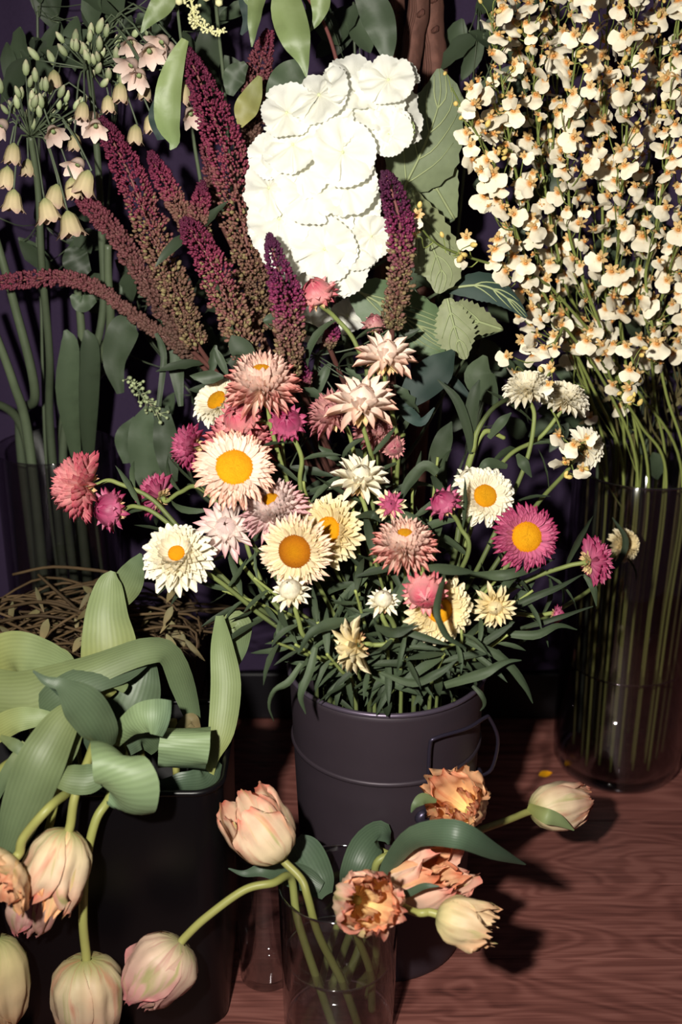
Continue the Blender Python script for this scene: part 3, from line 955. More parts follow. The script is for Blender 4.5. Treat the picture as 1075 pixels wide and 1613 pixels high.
def dome_mesh(mat, hgt, rings=7, seg=22, seed=0):
    rnd = random.Random(seed)
    g = G(); v = []; a = []; f = []
    v.append((0, 0, hgt * 0.82)); a.append(0)
    for i in range(1, rings + 1):
        s = i / rings
        for k in range(seg):
            an = 2 * PI * (k + 0.5 * (i % 2)) / seg
            z = hgt * (1 - s ** 2.2) * (0.82 + 0.18 * math.sin(s * PI)) + rnd.uniform(-1, 1) * 0.035
            v.append((s * math.cos(an), s * math.sin(an), z)); a.append(s)
    for k in range(seg):
        f.append((0, 1 + k, 1 + (k + 1) % seg))
    for i in range(rings - 1):
        for k in range(seg):
            k2 = (k + 1) % seg
            f.append((1 + i * seg + k, 1 + (i + 1) * seg + k, 1 + (i + 1) * seg + k2, 1 + i * seg + k2))
    g.add(v, f, a)
    return g.mesh('disc', mat)
DISC = {'y': dome_mesh('disc_yellow', 0.30, seed=1), 'o': dome_mesh('disc_orange', 0.22, seed=2)}
LEAFM = []
for k in range(5):          # shared leaf meshes, unit length along +Y
    LEAFM.append(leaf_free(Vector((0, 0, 0)), Vector((0, 1, 0)), 1.0, 0.135 + 0.02 * (k % 3), Vector((0, 0, 1)), (0.3, 0.7, 1.1, 1.6, -0.4)[k], LANCE, 8, 4, 0.3, 0.12, (0.3, -0.5, 0.2, 0.8, -0.2)[k]).mesh('leaf', 'straw_leaf'))
def frame(y, zhint):
    y = y.normalized()
    x = y.cross(zhint)
    x = x.normalized() if x.length > 1e-5 else y.orthogonal().normalized()
    z = x.cross(y).normalized()
    return x, y, z
def mtx(x, y, z, loc, sx, sy, sz):
    return Matrix(((x.x * sx, y.x * sy, z.x * sz, loc.x), (x.y * sx, y.y * sy, z.y * sz, loc.y), (x.z * sx, y.z * sy, z.z * sz, loc.z), (0, 0, 0, 1)))
def head(t, C, A, Rr, kind, colr, disc, rnd, in_colr=None):
    """petals of one strawflower, axis A, radius Rr"""
    ic = in_colr or colr
    ox = A.orthogonal().normalized()
    oy = A.cross(ox)
    def ring(N, th0, th1, L0, L1, wd, rb0, rb1, z0, z1, shape, bend0, bend1, cols, name='petal', pw=1.0, jit=5, wk=1.0):
        for i in range(N):
            q = i / max(N - 1, 1)
            ph = i * 2.39996 + rnd.uniform(-0.1, 0.1)
            th = R(lerp(th0, th1, q ** pw) + rnd.uniform(-jit, jit))
            o_ = ox * math.cos(ph) + oy * math.sin(ph)
            d = o_ * math.sin(th) + A * math.cos(th)
            n = o_ * -math.cos(th) + A * math.sin(th)
            d = (d + (o_.cross(A)) * rnd.uniform(-0.10, 0.10)).normalized()
            x = d.cross(n).normalized(); n = x.cross(d).normalized()
            L = lerp(L0, L1, q) * Rr * rnd.uniform(0.9, 1.07)
            W = wd * lerp(1, wk, q) * Rr * rnd.uniform(0.9, 1.12)
            b = C + o_ * lerp(rb0, rb1, q) * Rr + A * lerp(z0, z1, q) * Rr
            inner = q > 0.5
            bend = round(lerp(bend0, bend1, q) * 4) / 4
            t.inst(name, pm(ic if (inner and cols == 'c') else (colr if cols == 'c' else cols), inner, shape, bend), mtx(x, d, n, b, W, L, L))
    dr = 0
    def egg(n, r, h, n_out=0, colr_=None, jit=.06, z0=-.05):
        # overlapping bracts wrapped round a closed egg; n_out shorter, wider outer ones first
        for i in range(n):
            q = i / max(n - 1, 1)
            ph = i * 2.39996
            rs = r * Rr * lerp(1.14, .96, q) * rnd.uniform(1 - jit / 2, 1 + jit / 2); hs = h * Rr * lerp(.62 if n > 12 else .8, 1.0, q) * rnd.uniform(1 - jit, 1 + jit)
            ex = ox * math.cos(ph) + oy * math.sin(ph); ey = A.cross(ex)
            t.inst('petal', eggm(colr_ or ic, n), mtx(ex, ey, A, C + A * Rr * z0, rs, rs, hs))
    dr = 0
    dz = 0.07
    if kind == 'open':            # flat, showing a big disc
        dr = 0.45
        ring(165, 106, 56, 0.66, 0.28, 0.13, 0.36, 0.43, -0.07, 0.08, 'p', 0.1, 0.25, 'c', jit=7)
    elif kind == 'openblunt':
        dr = 0.38
        ring(112, 106, 54, 0.70, 0.30, 0.20, 0.34, 0.37, -0.07, 0.08, 'b', 0.1, 0.25, 'c', jit=6)
    elif kind == 'double':        # domed with a small sunken eye
        dr = 0.22
        ring(150, 116, 62, 0.84, 0.44, 0.22, 0.20, 0.22, -0.12, 0.16, 'b', 0.25, 1.0, 'c')
        dz = 0.2
    elif kind == 'dome':          # many imbricate bracts, small eye on top
        dr = 0.24
        ring(190, 118, 56, 0.98, 0.80, 0.15, 0.08, 0.14, -0.18, 0.06, 'p', 0.5, 1.25, 'c', jit=3, pw=1.0, wk=1.25)
        dz = 0.50
    elif kind == 'star':          # spreading pointed bracts round a closed bud
        ring(34, 102, 52, 1.0, 0.84, 0.25, 0.06, 0.14, -0.1, 0.0, 'p', 0.0, 0.5, 'c')
        egg(9, 0.34, 0.74)
    elif kind == 'bud':           # tight egg with a skirt of short bracts
        ring(24, 100, 58, 0.86, 0.70, 0.25, 0.10, 0.24, -0.12, -0.02, 'p', 0.0, 0.5, 'c')
        egg(8, 0.46, 1.05)
    elif kind == 'closed':        # globe of overlapping bracts
        ring(26, 108, 66, 0.72, 0.80, 0.24, 0.12, 0.30, -0.16, -0.06, 'p', 0.25, 0.5, 'c', jit=6)
        egg(46, 0.58, 0.98, jit=.09, colr_=colr, z0=-.2)
        egg(8, 0.48, 0.96, colr_=colr, z0=-.16)
    elif kind == 'brush':         # half open, seen from the side: fan of narrow bracts
        ring(110, 102, 54, 1.06, 0.86, 0.18, 0.08, 0.16, -0.1, 0.06, 'p', 0.25, 1.0, 'c', jit=5)
        egg(7, 0.26, 0.74)
    ring(20, 132, 104, 0.36, 0.5, 0.17, 0.06, 0.12, -0.2, -0.14, 'p', 0.0, 0.25, 'tan', name='bract', jit=10)
    if dr and disc:
        me = DISC[disc]
        x, y2, z = ox, oy, A
        t.inst('disc', me, mtx(x, y2, z, C + A * Rr * dz, dr * Rr, dr * Rr, dr * Rr))
    # cone behind the head
    g = tube([C - A * Rr * 0.34, C - A * Rr * 0.22, C - A * Rr * 0.08], [0.0022, 0.10 * Rr + 0.001, 0.20 * Rr], 10)
    t.part('calyx', g, 'straw_stem')
def straw_leaves(t, sp, n, rnd, lo=0.12, hi=0.8, size=(0.045, 0.085), keep=0.35):
    for k in range(n):
        best = None
        for tr in range(26):
            q = lerp(lo, hi, min(1, max(0, (k + rnd.random()) / n + (0 if tr < 8 else rnd.uniform(-.3, .3)))))
            i = min(int(q * (len(sp) - 1)), len(sp) - 2)
            p = sp[i]
            tg = (sp[i] - sp[i + 1]).normalized()          # towards the head
            an = k * 2.4 + rnd.random() + (0 if tr < 4 else rnd.uniform(0, 2 * PI))
            o_ = tg.orthogonal().normalized()
            o_ = o_ * math.cos(an) + tg.cross(o_) * math.sin(an)
            d = (tg * rnd.uniform(0.25, 0.9) + o_).normalized()
            tocam = (CAMPOS - p).normalized()
            c = d.dot(tocam)
            if c > keep: d = (d - tocam * (c - keep)).normalized()
            if d.z < -0.15: d.z = -0.15; d.normalize()
            x, y_, z = frame(d, (tg + tocam * 0.6 + Vector((0, 0, 0.3))).normalized())
            L = rnd.uniform(*size) * (1 if tr < 8 else lerp(.95, .6, (tr - 8) / 18))
            me = LEAFM[rnd.randrange(5)]
            M = mtx(x, y_, z, p, L * rnd.uniform(0.8, 1.15), L, L)
            V, F = mdata(me)
            h = REG.hits([M @ v for v in V], F, t.root.name, best[0] if best else 1e9)
            if best is None or h < best[0]: best = (h, me, M)
            if h == 0: break
        t.inst('leaf', best[1], best[2])
bucket_in = inside_pot(BC, lambda z: bkr(min(max(z, 0), BKH)) - 0.0035, BKH + 0.006)
bucket_out = outside_pot(BC, lambda z: bkr(min(max(z, 0), BKH)) + 0.003, BKH + 0.004)
SG = 'strawflowers in the dark bucket'
HEADSHAPE = {'open': .30, 'openblunt': .32, 'double': .42, 'dome': .72, 'star': .5, 'bud': .8, 'closed': .75, 'brush': .8}
def strawflower_head(i, px, py, Y, rpx, face, kind, colr, disc, label, in_colr, base):
    """head first; it is moved along the line of sight until it only meets its neighbours edge to edge"""
    C = P(px, py, Y)
    A = CD(*face)
    Rr = 1.07 * rpx * depth(C) / F_PX
    t = Thing('strawflower', label, 'strawflower', base, SG)
    class Probe:            # collects the head's shape without building it
        def __init__(s): s.V = []; s.F = []; s.root = t.root; s.loc = t.loc
        def inst(s, name, me, M):
            V, F = mdata(me); k = len(s.V)
            s.V += [M @ v for v in V]; s.F += [tuple(a + k for a in f) for f in F]
        def part(s, name, g, mat, **kw):
            k = len(s.V)
            s.V += [Vector(v) for v in g.v]; s.F += [tuple(a + k for a in f) for f in g.f]
    pr = Probe()
    head(pr, C, A, Rr, kind, colr, disc, random.Random(100 + i), in_colr)
    f = clear_factor(pr.V, pr.F, t.root.name, [1 + .004 * k for k in range(0, 26)] + [1 - .004 * k for k in range(1, 10)])
    C = CAMPOS + (C - CAMPOS) * f
    Rr *= f
    rnd = random.Random(100 + i)
    head(t, C, A, Rr, kind, colr, disc, rnd, in_colr)
    hz = HEADSHAPE[kind] * Rr * .5
    ST.heads.append((C + A * (hz * .75 - .12 * Rr), A, Rr * 1.11, hz + .17 * Rr, i))
    return t, C, A, Rr, f
def strawflower_stem(i, t, C, A, Rr, f, stem, mouth):
    rnd = random.Random(300 + i)
    base = t.loc
    p0 = C - A * Rr * 0.2
    if stem:
        mid = [CAMPOS + (P(*q) - CAMPOS) * lerp(f, 1, (k + 1) / (len(stem) + 1)) for k, q in enumerate(stem)]
        pts = [p0, C - A * Rr * .45] + mid
    else:
        ln = (C - mouth).length
        q1 = p0 - A * min(0.035, ln * 0.25)
        q2 = lerp(q1, mouth, 0.5) + Vector((0, 0.012, -0.005))
        pts = [p0, q1, q2]
    pts += [mouth + Vector((0, 0, .012)), lerp(mouth, base, .3), lerp(mouth, base, .65), base]
    sp = vspline(pts, 84)
    rs = [table(k / 83, [0, .33, .66, 1], [0.0021, 0.0023, 0.0026, 0.003]) for k in range(84)]
    sp = ST.route(sp, rs, own=i, lock0=3, cont=(bucket_in,))
    t.part('stem', tube(sp, rs, 7), 'straw_stem')
    return sp

SF = [
 (413, 607, 1.085, 58, (0, .72, .70), 'dome', 'salmon', 'y', None, 'large domed salmon-pink strawflower, just below the dark amaranth spike, small yellow eye on top'),
 (380, 662, 1.10, 38, (-.25, .35, .9), 'closed', 'rose', None, None, 'half-closed pink strawflower tucked under the large domed salmon one'),
 (378, 705, 1.11, 54, (.05, .75, .65), 'brush', 'rose', None, None, 'rose-pink strawflower half hidden behind the pale open flower with big yellow disc'),
 (369, 738, 1.045, 66, (.10, .32, .92), 'open', 'peach', 'y', [(372, 850, 1.09), (440, 960, 1.08)], 'open peach-edged strawflower with the biggest yellow-orange disc'),
 (343, 632, 1.135, 44, (-.45, .45, .75), 'openblunt', 'white', 'y', None, 'white strawflower with orange disc peeking out behind the domed salmon flower'),
 (302, 704, 1.12, 34, (-.90, .12, .40), 'brush', 'magenta', None, None, 'deep magenta strawflower facing sideways, left of the big yellow disc'),
 (453, 668, 1.08, 33, (.02, .35, .93), 'closed', 'magenta', None, [(474, 720, 1.09), (480, 800, 1.09)], 'magenta strawflower bud with cream base on a straight stalk, under the domed salmon flower'),
 (128, 765, 1.10, 53, (-.93, .12, .32), 'dome', 'rose', None, [(180, 768, 1.10), (235, 785, 1.10), (285, 835, 1.09), (380, 940, 1.08)], 'pink domed strawflower on a long arching stalk, reaching farthest out over the dried twigs'),
 (178, 803, 1.09, 38, (-.72, .05, .62), 'closed', 'magenta', None, [(215, 798, 1.09), (262, 822, 1.085), (390, 945, 1.07)], 'magenta strawflower right beside the outlying pink dome'),
 (250, 782, 1.13, 34, (-.72, .40, -.25), 'brush', 'magenta', None, [(285, 775, 1.12), (320, 772, 1.11), (400, 860, 1.10)], 'small dark magenta strawflower turned away, above the white double one'),
 (280, 876, 1.03, 57, (-.05, .42, .88), 'double', 'white', 'y', [(330, 905, 1.05), (400, 960, 1.06)], 'double pure white strawflower with a small yellow eye, over the tulip leaves'),
 (357, 835, 1.04, 47, (.02, .30, .95), 'star', 'blush', None, [(375, 880, 1.05), (440, 960, 1.06)], 'pale pink strawflower with a closed white heart, beside the double white one'),
 (432, 803, 1.03, 52, (-.15, .55, .80), 'dome', 'blush', 'y', None, 'whitish pink strawflower with an orange slit, between the big yellow disc and the cream pair'),
 (519, 836, 1.035, 58, (-.52, .10, .83), 'openblunt', 'cream', 'y', None, 'broad cream strawflower turned to the side, orange disc partly covered by the shaggy one'),
 (466, 868, 1.00, 60, (-.25, -.12, .95), 'open', 'shaggy', 'o', None, 'shaggy cream strawflower with a brown-orange tilted disc'),
 (459, 936, 0.985, 33, (-.10, .62, .76), 'bud', 'white', None, [(470, 975, 0.99), (482, 1003, 0.995), (520, 985, 1.01), (540, 1040, 1.03)], 'white egg-shaped strawflower bud on a bent stalk, below the shaggy cream flower'),
 (567, 758, 1.04, 46, (.06, .75, .66), 'star', 'white', None, [(575, 800, 1.05), (586, 860, 1.05)], 'star-shaped white strawflower with a pointed closed heart, above the small cream and purple bud'),
 (615, 797, 1.035, 25, (.05, .2, 1), 'star', 'cream', None, None, 'small cream strawflower bud with a purple heart', 'magenta'),
 (608, 566, 1.10, 48, (.06, .80, .58), 'star', 'peach', None, None, 'pale peach star strawflower beside the dark glossy leaf, highest of the peach pair'),
 (570, 640, 1.07, 56, (.02, .74, .67), 'star', 'peach', None, [(580, 720, 1.08), (586, 790, 1.09)], 'pale peach star strawflower, the larger and lower of the peach pair'),
 (527, 655, 1.10, 40, (-.4, .55, .7), 'brush', 'dusky', None, None, 'dusky pink strawflower hidden behind the larger peach star'),
 (592, 684, 1.11, 34, (.2, .5, .8), 'brush', 'dusky', None, None, 'ragged dusky pink strawflower behind the stalk of the larger peach star'),
 (620, 703, 1.10, 21, (.1, -.2, .95), 'closed', 'dusky', None, None, 'small closed pink strawflower bud hanging by the ragged dusky flower'),
 (501, 468, 1.135, 37, (-.35, .72, .60), 'closed', 'rose', None, [(528, 500, 1.15), (562, 545, 1.15), (585, 640, 1.14)], 'tight globe of pink strawflower touching the lower edge of the white hydrangea'),
 (590, 513, 1.20, 22, (.0, .75, .60), 'closed', 'dusky', None, None, 'pink strawflower bud behind the speckled amaranth spike next to the serrated leaves'),
 (637, 860, 1.00, 50, (0, .74, .68), 'dome', 'salmon', 'y', [(640, 905, 1.02), (635, 960, 1.03)], 'domed pink strawflower with brownish lower bracts, between cream bud and nodding pink flower'),
 (702, 795, 1.05, 31, (-.55, .62, .52), 'closed', 'magenta', None, [(725, 830, 1.06), (735, 880, 1.06)], 'magenta half-open strawflower leaning on the white flower with round yellow disc'),
 (764, 782, 1.06, 48, (.10, .22, .96), 'openblunt', 'white', 'y', None, 'open white strawflower with a round yellow disc'),
 (738, 758, 1.075, 26, (-.1, .55, .8), 'bud', 'white', None, None, 'white strawflower bud behind the open white flower with yellow disc'),
 (829, 846, 1.045, 54, (.12, .08, .98), 'open', 'magenta', 'y', [(845, 860, 1.09), (790, 900, 1.08), (720, 980, 1.07)], 'open magenta strawflower with a large round yellow disc'),
 (932, 885, 1.08, 36, (.92, .12, -.10), 'brush', 'magenta', None, [(890, 893, 1.08), (830, 915, 1.075), (760, 960, 1.07), (690, 1020, 1.07)], 'magenta strawflower seen from behind, reaching toward the tall glass vase'),
 (876, 968, 1.08, 17, (.85, -.2, .3), 'closed', 'magenta', None, [(845, 970, 1.08), (790, 972, 1.075), (700, 1030, 1.07)], 'tiny pink strawflower bud between two pointed leaves'),
 (669, 930, 0.965, 39, (0, -.42, .90), 'closed', 'rose', None, [(662, 890, 1.0), (650, 950, 1.03)], 'nodding pink strawflower hanging over the cream one with an orange disc'),
 (692, 960, 0.99, 54, (.18, -.08, .98), 'openblunt', 'cream', 'y', None, 'cream strawflower with orange disc half covered by a dark leaf and the nodding pink flower'),
 (779, 954, 1.01, 34, (.02, -.15, .97), 'star', 'cream', None, [(760, 985, 1.04), (700, 1040, 1.06)], 'small cream star strawflower beside the half-covered orange disc'),
 (603, 950, 0.985, 28, (.06, .62, .75), 'bud', 'white', None, [(612, 985, 0.99), (632, 1030, 1.0), (610, 1085, 1.02)], 'small white strawflower bud above the sideways cream flower'),
 (560, 1018, 0.96, 43, (-.86, -.15, .12), 'star', 'cream', None, [(590, 1016, 0.965), (614, 1012, 0.965), (622, 990, 0.97), (608, 972, 1.0), (600, 1040, 1.03)], 'cream strawflower bent sideways on its crooked stalk, lowest above the bucket rim'),
 (832, 612, 1.16, 40, (-.15, .85, .45), 'double', 'white', None, [(842, 660, 1.16), (825, 740, 1.14), (760, 880, 1.10)], 'white strawflower under the orchids, on a forked stalk, the outer of the pair'),
 (890, 628, 1.17, 40, (.15, .85, .45), 'double', 'white', None, [(850, 690, 1.17), (800, 720, 1.15), (745, 800, 1.12), (720, 900, 1.1)], 'white strawflower under the orchids, touching the orchid petals, the inner of the pair'),
 (925, 705, 1.19, 34, (.75, .1, -.4), 'double', 'white', None, [(895, 740, 1.18), (850, 790, 1.14), (800, 860, 1.11)], 'white strawflower turned away behind the lowest orchid blossoms'),
 (985, 858, 1.285, 28, (.5, .2, .8), 'double', 'cream', None, [(965, 880, 1.27), (935, 925, 1.22), (840, 985, 1.14), (740, 1050, 1.09)], 'cream strawflower in front of the tall glass vase, beside a narrow leaf'),
]
SF_DONE = []

# leafy shoots without flowers filling the bucket
SH = [(430, 1010, .99), (465, 1015, .985), (515, 1030, .975), (575, 1040, .97), (640, 1035, .97), (700, 1030, .975), (755, 1015, .985), (800, 1000, 1.01), (840, 930, 1.06), (500, 980, .99), (560, 930, 1.0),
      (640, 1000, .97), (720, 985, .985), (790, 905, 1.05), (590, 880, 1.02), (690, 850, 1.05), (540, 790, 1.07), (650, 770, 1.07), (470, 770, 1.08), (400, 910, 1.05), (350, 930, 1.06), (690, 720, 1.11), (440, 960, 1.02), (610, 1010, .97)]
TARG = [P(a[0], a[1], a[2]) for a in SF] + [P(*a) for a in SH] + [P(600, 1050, 1.0), P(745, 715, 1.12)]
SLOT = slot_plan(TARG, BC, 0.083, 0.42)
MOUTH = [BC + q + Vector((0, 0, BKH)) for q in SLOT]
FOOT = [BC + q * .84 + Vector((0, 0, .012)) for q in SLOT]
heads = {}
for i in sorted(range(len(SF)), key=lambda k: SF[k][2]):        # nearest heads first
    a = SF[i]
    heads[i] = strawflower_head(i, a[0], a[1], a[2], a[3], a[4], a[5], a[6], a[7], a[9], a[10] if len(a) > 10 else None, FOOT[i])
STEMS = {}
for i in sorted(heads, key=lambda k: -len(SF[k][8] or ())):
    t, C, A, Rr, f = heads[i]
    STEMS[i] = strawflower_stem(i, t, C, A, Rr, f, SF[i][8], MOUTH[i])
shoots = []
for k, (px, py, Y) in enumerate(SH):
    i = len(SF) + k
    C = P(px, py, Y)
    t = Thing('strawflower_shoot', 'flowerless leafy dark green strawflower shoot in the dark bucket', 'leafy shoot', FOOT[i], 'flowerless shoots in the dark bucket')
    rs = [table(q / 63, [0, .5, 1], [0.0014, 0.0022, 0.0028]) for q in range(64)]
    sp = ST.route(vspline([C, lerp(C, MOUTH[i], 0.5) + Vector((0, 0, 0.008)), MOUTH[i] + Vector((0, 0, .012)), lerp(MOUTH[i], FOOT[i], .3), lerp(MOUTH[i], FOOT[i], .65), FOOT[i]], 64), rs, lock0=0, cont=(bucket_in,))
    t.part('stem', tube(sp, rs, 6), 'straw_stem')
    shoots.append((t, sp))
i = len(SF) + len(SH)
spill = Thing('strawflower_shoot', 'leafy strawflower shoot whose long dark leaves spill over the bucket rim', 'leafy shoot', FOOT[i], 'strawflower leaves spilling over the rim')
sp = ST.route(vspline([P(600, 1050, 1.0), P(600, 1080, 1.02), MOUTH[i], lerp(MOUTH[i], FOOT[i], .5), FOOT[i]], 50), 0.0026, lock0=0, cont=(bucket_in,))
spill.part('stem', tube(sp, 0.0026, 6), 'straw_stem')
fork = Thing('strawflower_shoot', 'forked pale green strawflower stalk with narrow leaves, under the white pair below the orchids', 'leafy shoot', FOOT[i + 1], 'strawflower shoots on the vase side')
sp = ST.route(vspline([P(795, 690, 1.14), P(765, 680, 1.13), P(745, 715, 1.12), P(735, 770, 1.11), P(715, 880, 1.09), MOUTH[i + 1] + Vector((0, 0, .01)), lerp(MOUTH[i + 1], FOOT[i + 1], .5), FOOT[i + 1]], 84), 0.003, lock0=0, cont=(bucket_in,))
fork.part('stem', tube(sp, [.0022, .0034, .003, .003], 7), 'straw_stem')
fsp = sp

# distinct long leaves in the bunch
t = spill
for pts in [
    [(475, 1045, .965, 5, 0), (455, 1075, .955, 8, 20), (432, 1090, .95, 7, 40), (426, 1115, .955, 5, 50), (432, 1136, .96, 1, 50)],
    [(497, 1020, .955, 6, 0), (488, 1060, .945, 9, 10), (474, 1095, .94, 7, 0), (482, 1125, .945, 1, 10)],
    [(735, 1010, .985, 6, 0), (790, 1035, .98, 10, 15), (825, 1075, .98, 8, 20), (840, 1108, .985, 1, 20)],
    [(745, 1080, .98, 4, 0), (760, 1095, .975, 6, 20), (764, 1110, .975, 4, 20), (757, 1120, .975, 1, 20)],
    [(700, 1080, .97, 8, 0), (760, 1060, .96, 12, 20), (795, 1042, .965, 7, 30), (822, 1040, .97, 1, 10)],
    [(560, 975, .98, 4, 0), (520, 985, .965, 14, 20), (490, 1000, .96, 9, 30), (470, 1030, .96, 2, 10)],
    [(600, 1060, .965, 4, 0), (650, 1075, .95, 9, 20), (690, 1060, .945, 9, 10), (720, 1040, .95, 1, 10)],
    [(700, 905, 1.0, 4, 0), (690, 960, .955, 9, 30), (705, 1000, .95, 8, 30), (735, 1022, .955, 2, 10)],
    [(590, 985, .985, 3, 0), (620, 995, .965, 13, 25), (660, 985, .96, 1, 20)],
    [(740, 905, 1.04, 5, 0), (790, 905, 1.02, 12, 15), (835, 895, 1.03, 9, 15), (875, 880, 1.05, 1, 10)],
    [(820, 990, 1.06, 4, 0), (870, 975, 1.05, 7, 30), (935, 955, 1.06, 1, 10)],
    [(770, 995, 1.03, 5, 0), (840, 1000, 1.02, 10, 10), (880, 985, 1.03, 6, 10), (910, 992, 1.04, 1, 10)],
    [(780, 975, 1.05, 4, 0), (830, 945, 1.045, 9, 15), (880, 925, 1.05, 6, 10), (918, 905, 1.06, 1, 0)],
    [(920, 905, 1.07, 3, 0), (935, 925, 1.065, 8, 10), (940, 955, 1.065, 1, 0)],
    [(935, 925, 1.22, 2, 0), (975, 885, 1.26, 6, 0), (985, 850, 1.265, 7, 20), (965, 815, 1.27, 1, 10)],
    [(690, 745, 1.05, 10, 0), (670, 735, 1.05, 12, 20), (645, 760, 1.05, 12, 10), (630, 790, 1.05, 2, 0)],
    [(610, 815, 1.05, 3, 0), (640, 812, 1.03, 10, 10), (668, 830, 1.03, 8, 0), (690, 850, 1.03, 2, 0)],
    [(560, 815, 1.05, 3, 0), (585, 810, 1.03, 9, 10), (600, 822, 1.03, 2, 0)],
]:
    t.fit('leaf', leaf_px([(a_, b_, c_, d_ * .72, e_) for a_, b_, c_, d_, e_ in pts], 16, 4, None, 0.0, 0.45, 0.18, 3), 'straw_leaf', 24, .003)
for i in STEMS: straw_leaves(heads[i][0], STEMS[i], 6, random.Random(500 + i), 0.16, 0.58, (0.035, 0.062))
for k, (t, sp) in enumerate(shoots): straw_leaves(t, sp, 12, random.Random(900 + k), 0.0, 0.48, (0.03, 0.055), 0.5)

# ================================================================== TULIPS
def tulip_petal(L, Rr, ph0, half, rp, zp, jag, ruf, rnd, lean=0.0):
    g = G(); v = []; a = []; sd = []; e = []; f = []
    ny, nx = 14, 16
    S = [0, .1, .3, .55, .8, 1]
    wp = [.55, .85, 1.0, 1.0, .86, .50]
    seed = rnd.random() * 50
    tips = [1.3 * mnoise.noise(Vector((j * .42 + seed, 3.1, seed))) + .35 * rnd.uniform(-1, 1) for j in range(nx + 1)]
    for i in range(ny + 1):
        s = i / ny
        for j in range(nx + 1):
            u = j / nx * 2 - 1
            ss = s * (1 - 0.20 * u * u * s + jag * tips[j] * s * s)
            r = Rr * table(min(ss, 1), S, rp)
            z = L * table(min(ss, 1), S, zp) + (L * (ss - 1) if ss > 1 else 0)
            an = ph0 + u * half * table(s, S, wp)
            k = mnoise.noise(Vector((u * 2.2 + seed, s * 3.0, seed * 0.7)))
            k2 = math.sin(u * 9 + seed) * abs(u)
            r2 = r * (1 + ruf * s * (0.9 * k + 0.45 * k2 * s)) - 0.10 * Rr * (1 - abs(u)) * s * (1 - s) * 2 * 0.3 + lean * Rr * s
            r2 += 0.05 * Rr * math.cos(u * PI * 2.5) * s * (1 - s) + Rr * (0.10 + .32 * ruf) * min(1, s * 2) * mnoise.noise(Vector((u * 6.5 + seed * 2, s * 2.6, 5.5 + seed)))
            z += L * ruf * 0.25 * s * s * mnoise.noise(Vector((u * 3 + seed, 7.7, seed)))
            v.append((r2 * math.cos(an), r2 * math.sin(an), z))
            a.append(s); sd.append(u); e.append(min(1, max(abs(u) ** 3 * s, s ** 3.5)))
    for i in range(ny):
        for j in range(nx):
            q = i * (nx + 1) + j
            f.append((q, q + 1, q + nx + 2, q + nx + 1))
    return g.add(v, f, a, sd, e)
CLOSED = ([.16, .62, .98, 1.0, .78, .42], [0, .04, .25, .55, .82, 1])
CUP = ([.16, .60, .98, 1.06, .98, .86], [0, .05, .26, .55, .82, 1])
OPEN = ([.14, .55, .95, 1.15, 1.22, 1.32], [0, .05, .22, .48, .72, .88])
def tulip(seed, base, tip, hw, shape, colr, stem, rad, label, group, loc, inner='same', nout=3, ninn=3, ruf=0.16, jag=0.10, leaves=(), lmat='tulip_leaf_blue', spin=0.0, cont=(), steps=tuple([1 - .004 * k for k in range(14)] + [1 + .004 * k for k in range(1, 8)])):
    """base / tip: (px,py,Y) of the flower; hw half width px; stem: pixel path from flower base on, world Vectors allowed"""
    rnd = random.Random(seed)
    b, tp = P(*base), P(*tip)
    A = (tp - b)
    L = A.length
    A.normalize()
    Rr = hw * depth((b + tp) / 2) / F_PX
    t = Thing('tulip', label, 'tulip', loc, group)
    ox = A.orthogonal().normalized(); oy = A.cross(ox)
    M = mtx(ox, oy, A, b, 1, 1, 1)
    made = []
    sets = [(nout, 1.0, 0.0, colr)] + ([(ninn, 0.86, PI / 3, colr if inner == 'same' else inner)] if ninn else [])
    for n, sc, ph, mt in sets:
        for k in range(n):
            g = tulip_petal(L * (1 if sc == 1 else 0.93) * rnd.uniform(.92, 1.06), Rr * sc * rnd.uniform(.95, 1.04), spin + ph + 2 * PI * k / n + rnd.uniform(-.15, .15), (PI / n) * 1.12, shape[0], shape[1], jag, ruf, rnd)
            made.append((g, mt if mt == 'tulip_inside' else 'tulip_' + mt))
    if shape is OPEN or inner == 'tulip_inside':
        for k in range(4):      # crumpled inner frills
            g = tulip_petal(L * rnd.uniform(.55, .78), Rr * rnd.uniform(.45, .62), spin + k * PI / 2 + rnd.random(), 0.75, CUP[0], CUP[1], 0.16, 0.4, rnd)
            made.append((g, 'tulip_inside'))
    V = []; F = []
    for g, _ in made:
        k = len(V); V += [M @ Vector(v) for v in g.v]; F += [tuple(a_ + k for a_ in q) for q in g.f]
    f = clear_factor(V, F, t.root.name, steps)
    M = Matrix.Translation(CAMPOS) @ Matrix.Scale(f, 4) @ Matrix.Translation(-CAMPOS) @ M
    b = CAMPOS + (b - CAMPOS) * f; L *= f; Rr *= f
    for g, mt in made:
        t.inst('petal', g.mesh('petal', mt), M)
    ST.heads.append((b + A * L * .5, A, Rr * 1.12, L * .58, label))
    path = [q if isinstance(q, Vector) else P(*q) for q in stem]
    npx = sum(not isinstance(q, Vector) for q in stem)
    path = [CAMPOS + (q - CAMPOS) * lerp(f, 1, (k + 1) / (npx + 1)) if k < npx else q for k, q in enumerate(path)]
    pts = [b + A * 0.004, b - A * 0.006] + path
    sp = ST.route(vspline(pts, 72), rad, own=label, lock0=4, cont=cont)
    t.part('stem', tube(sp, [rad * 1.05, rad, rad, rad * 1.1], 9), 'tulip_stem')
    for lf in leaves:
        t.fit('leaf', leaf_px(lf[0], 22, 6, lf[1] if len(lf) > 1 else None, lf[2] if len(lf) > 2 else 0.3), lf[3] if len(lf) > 3 else lmat, 20, .003)
    return t
TV = 'parrot tulips in the small glass vase'
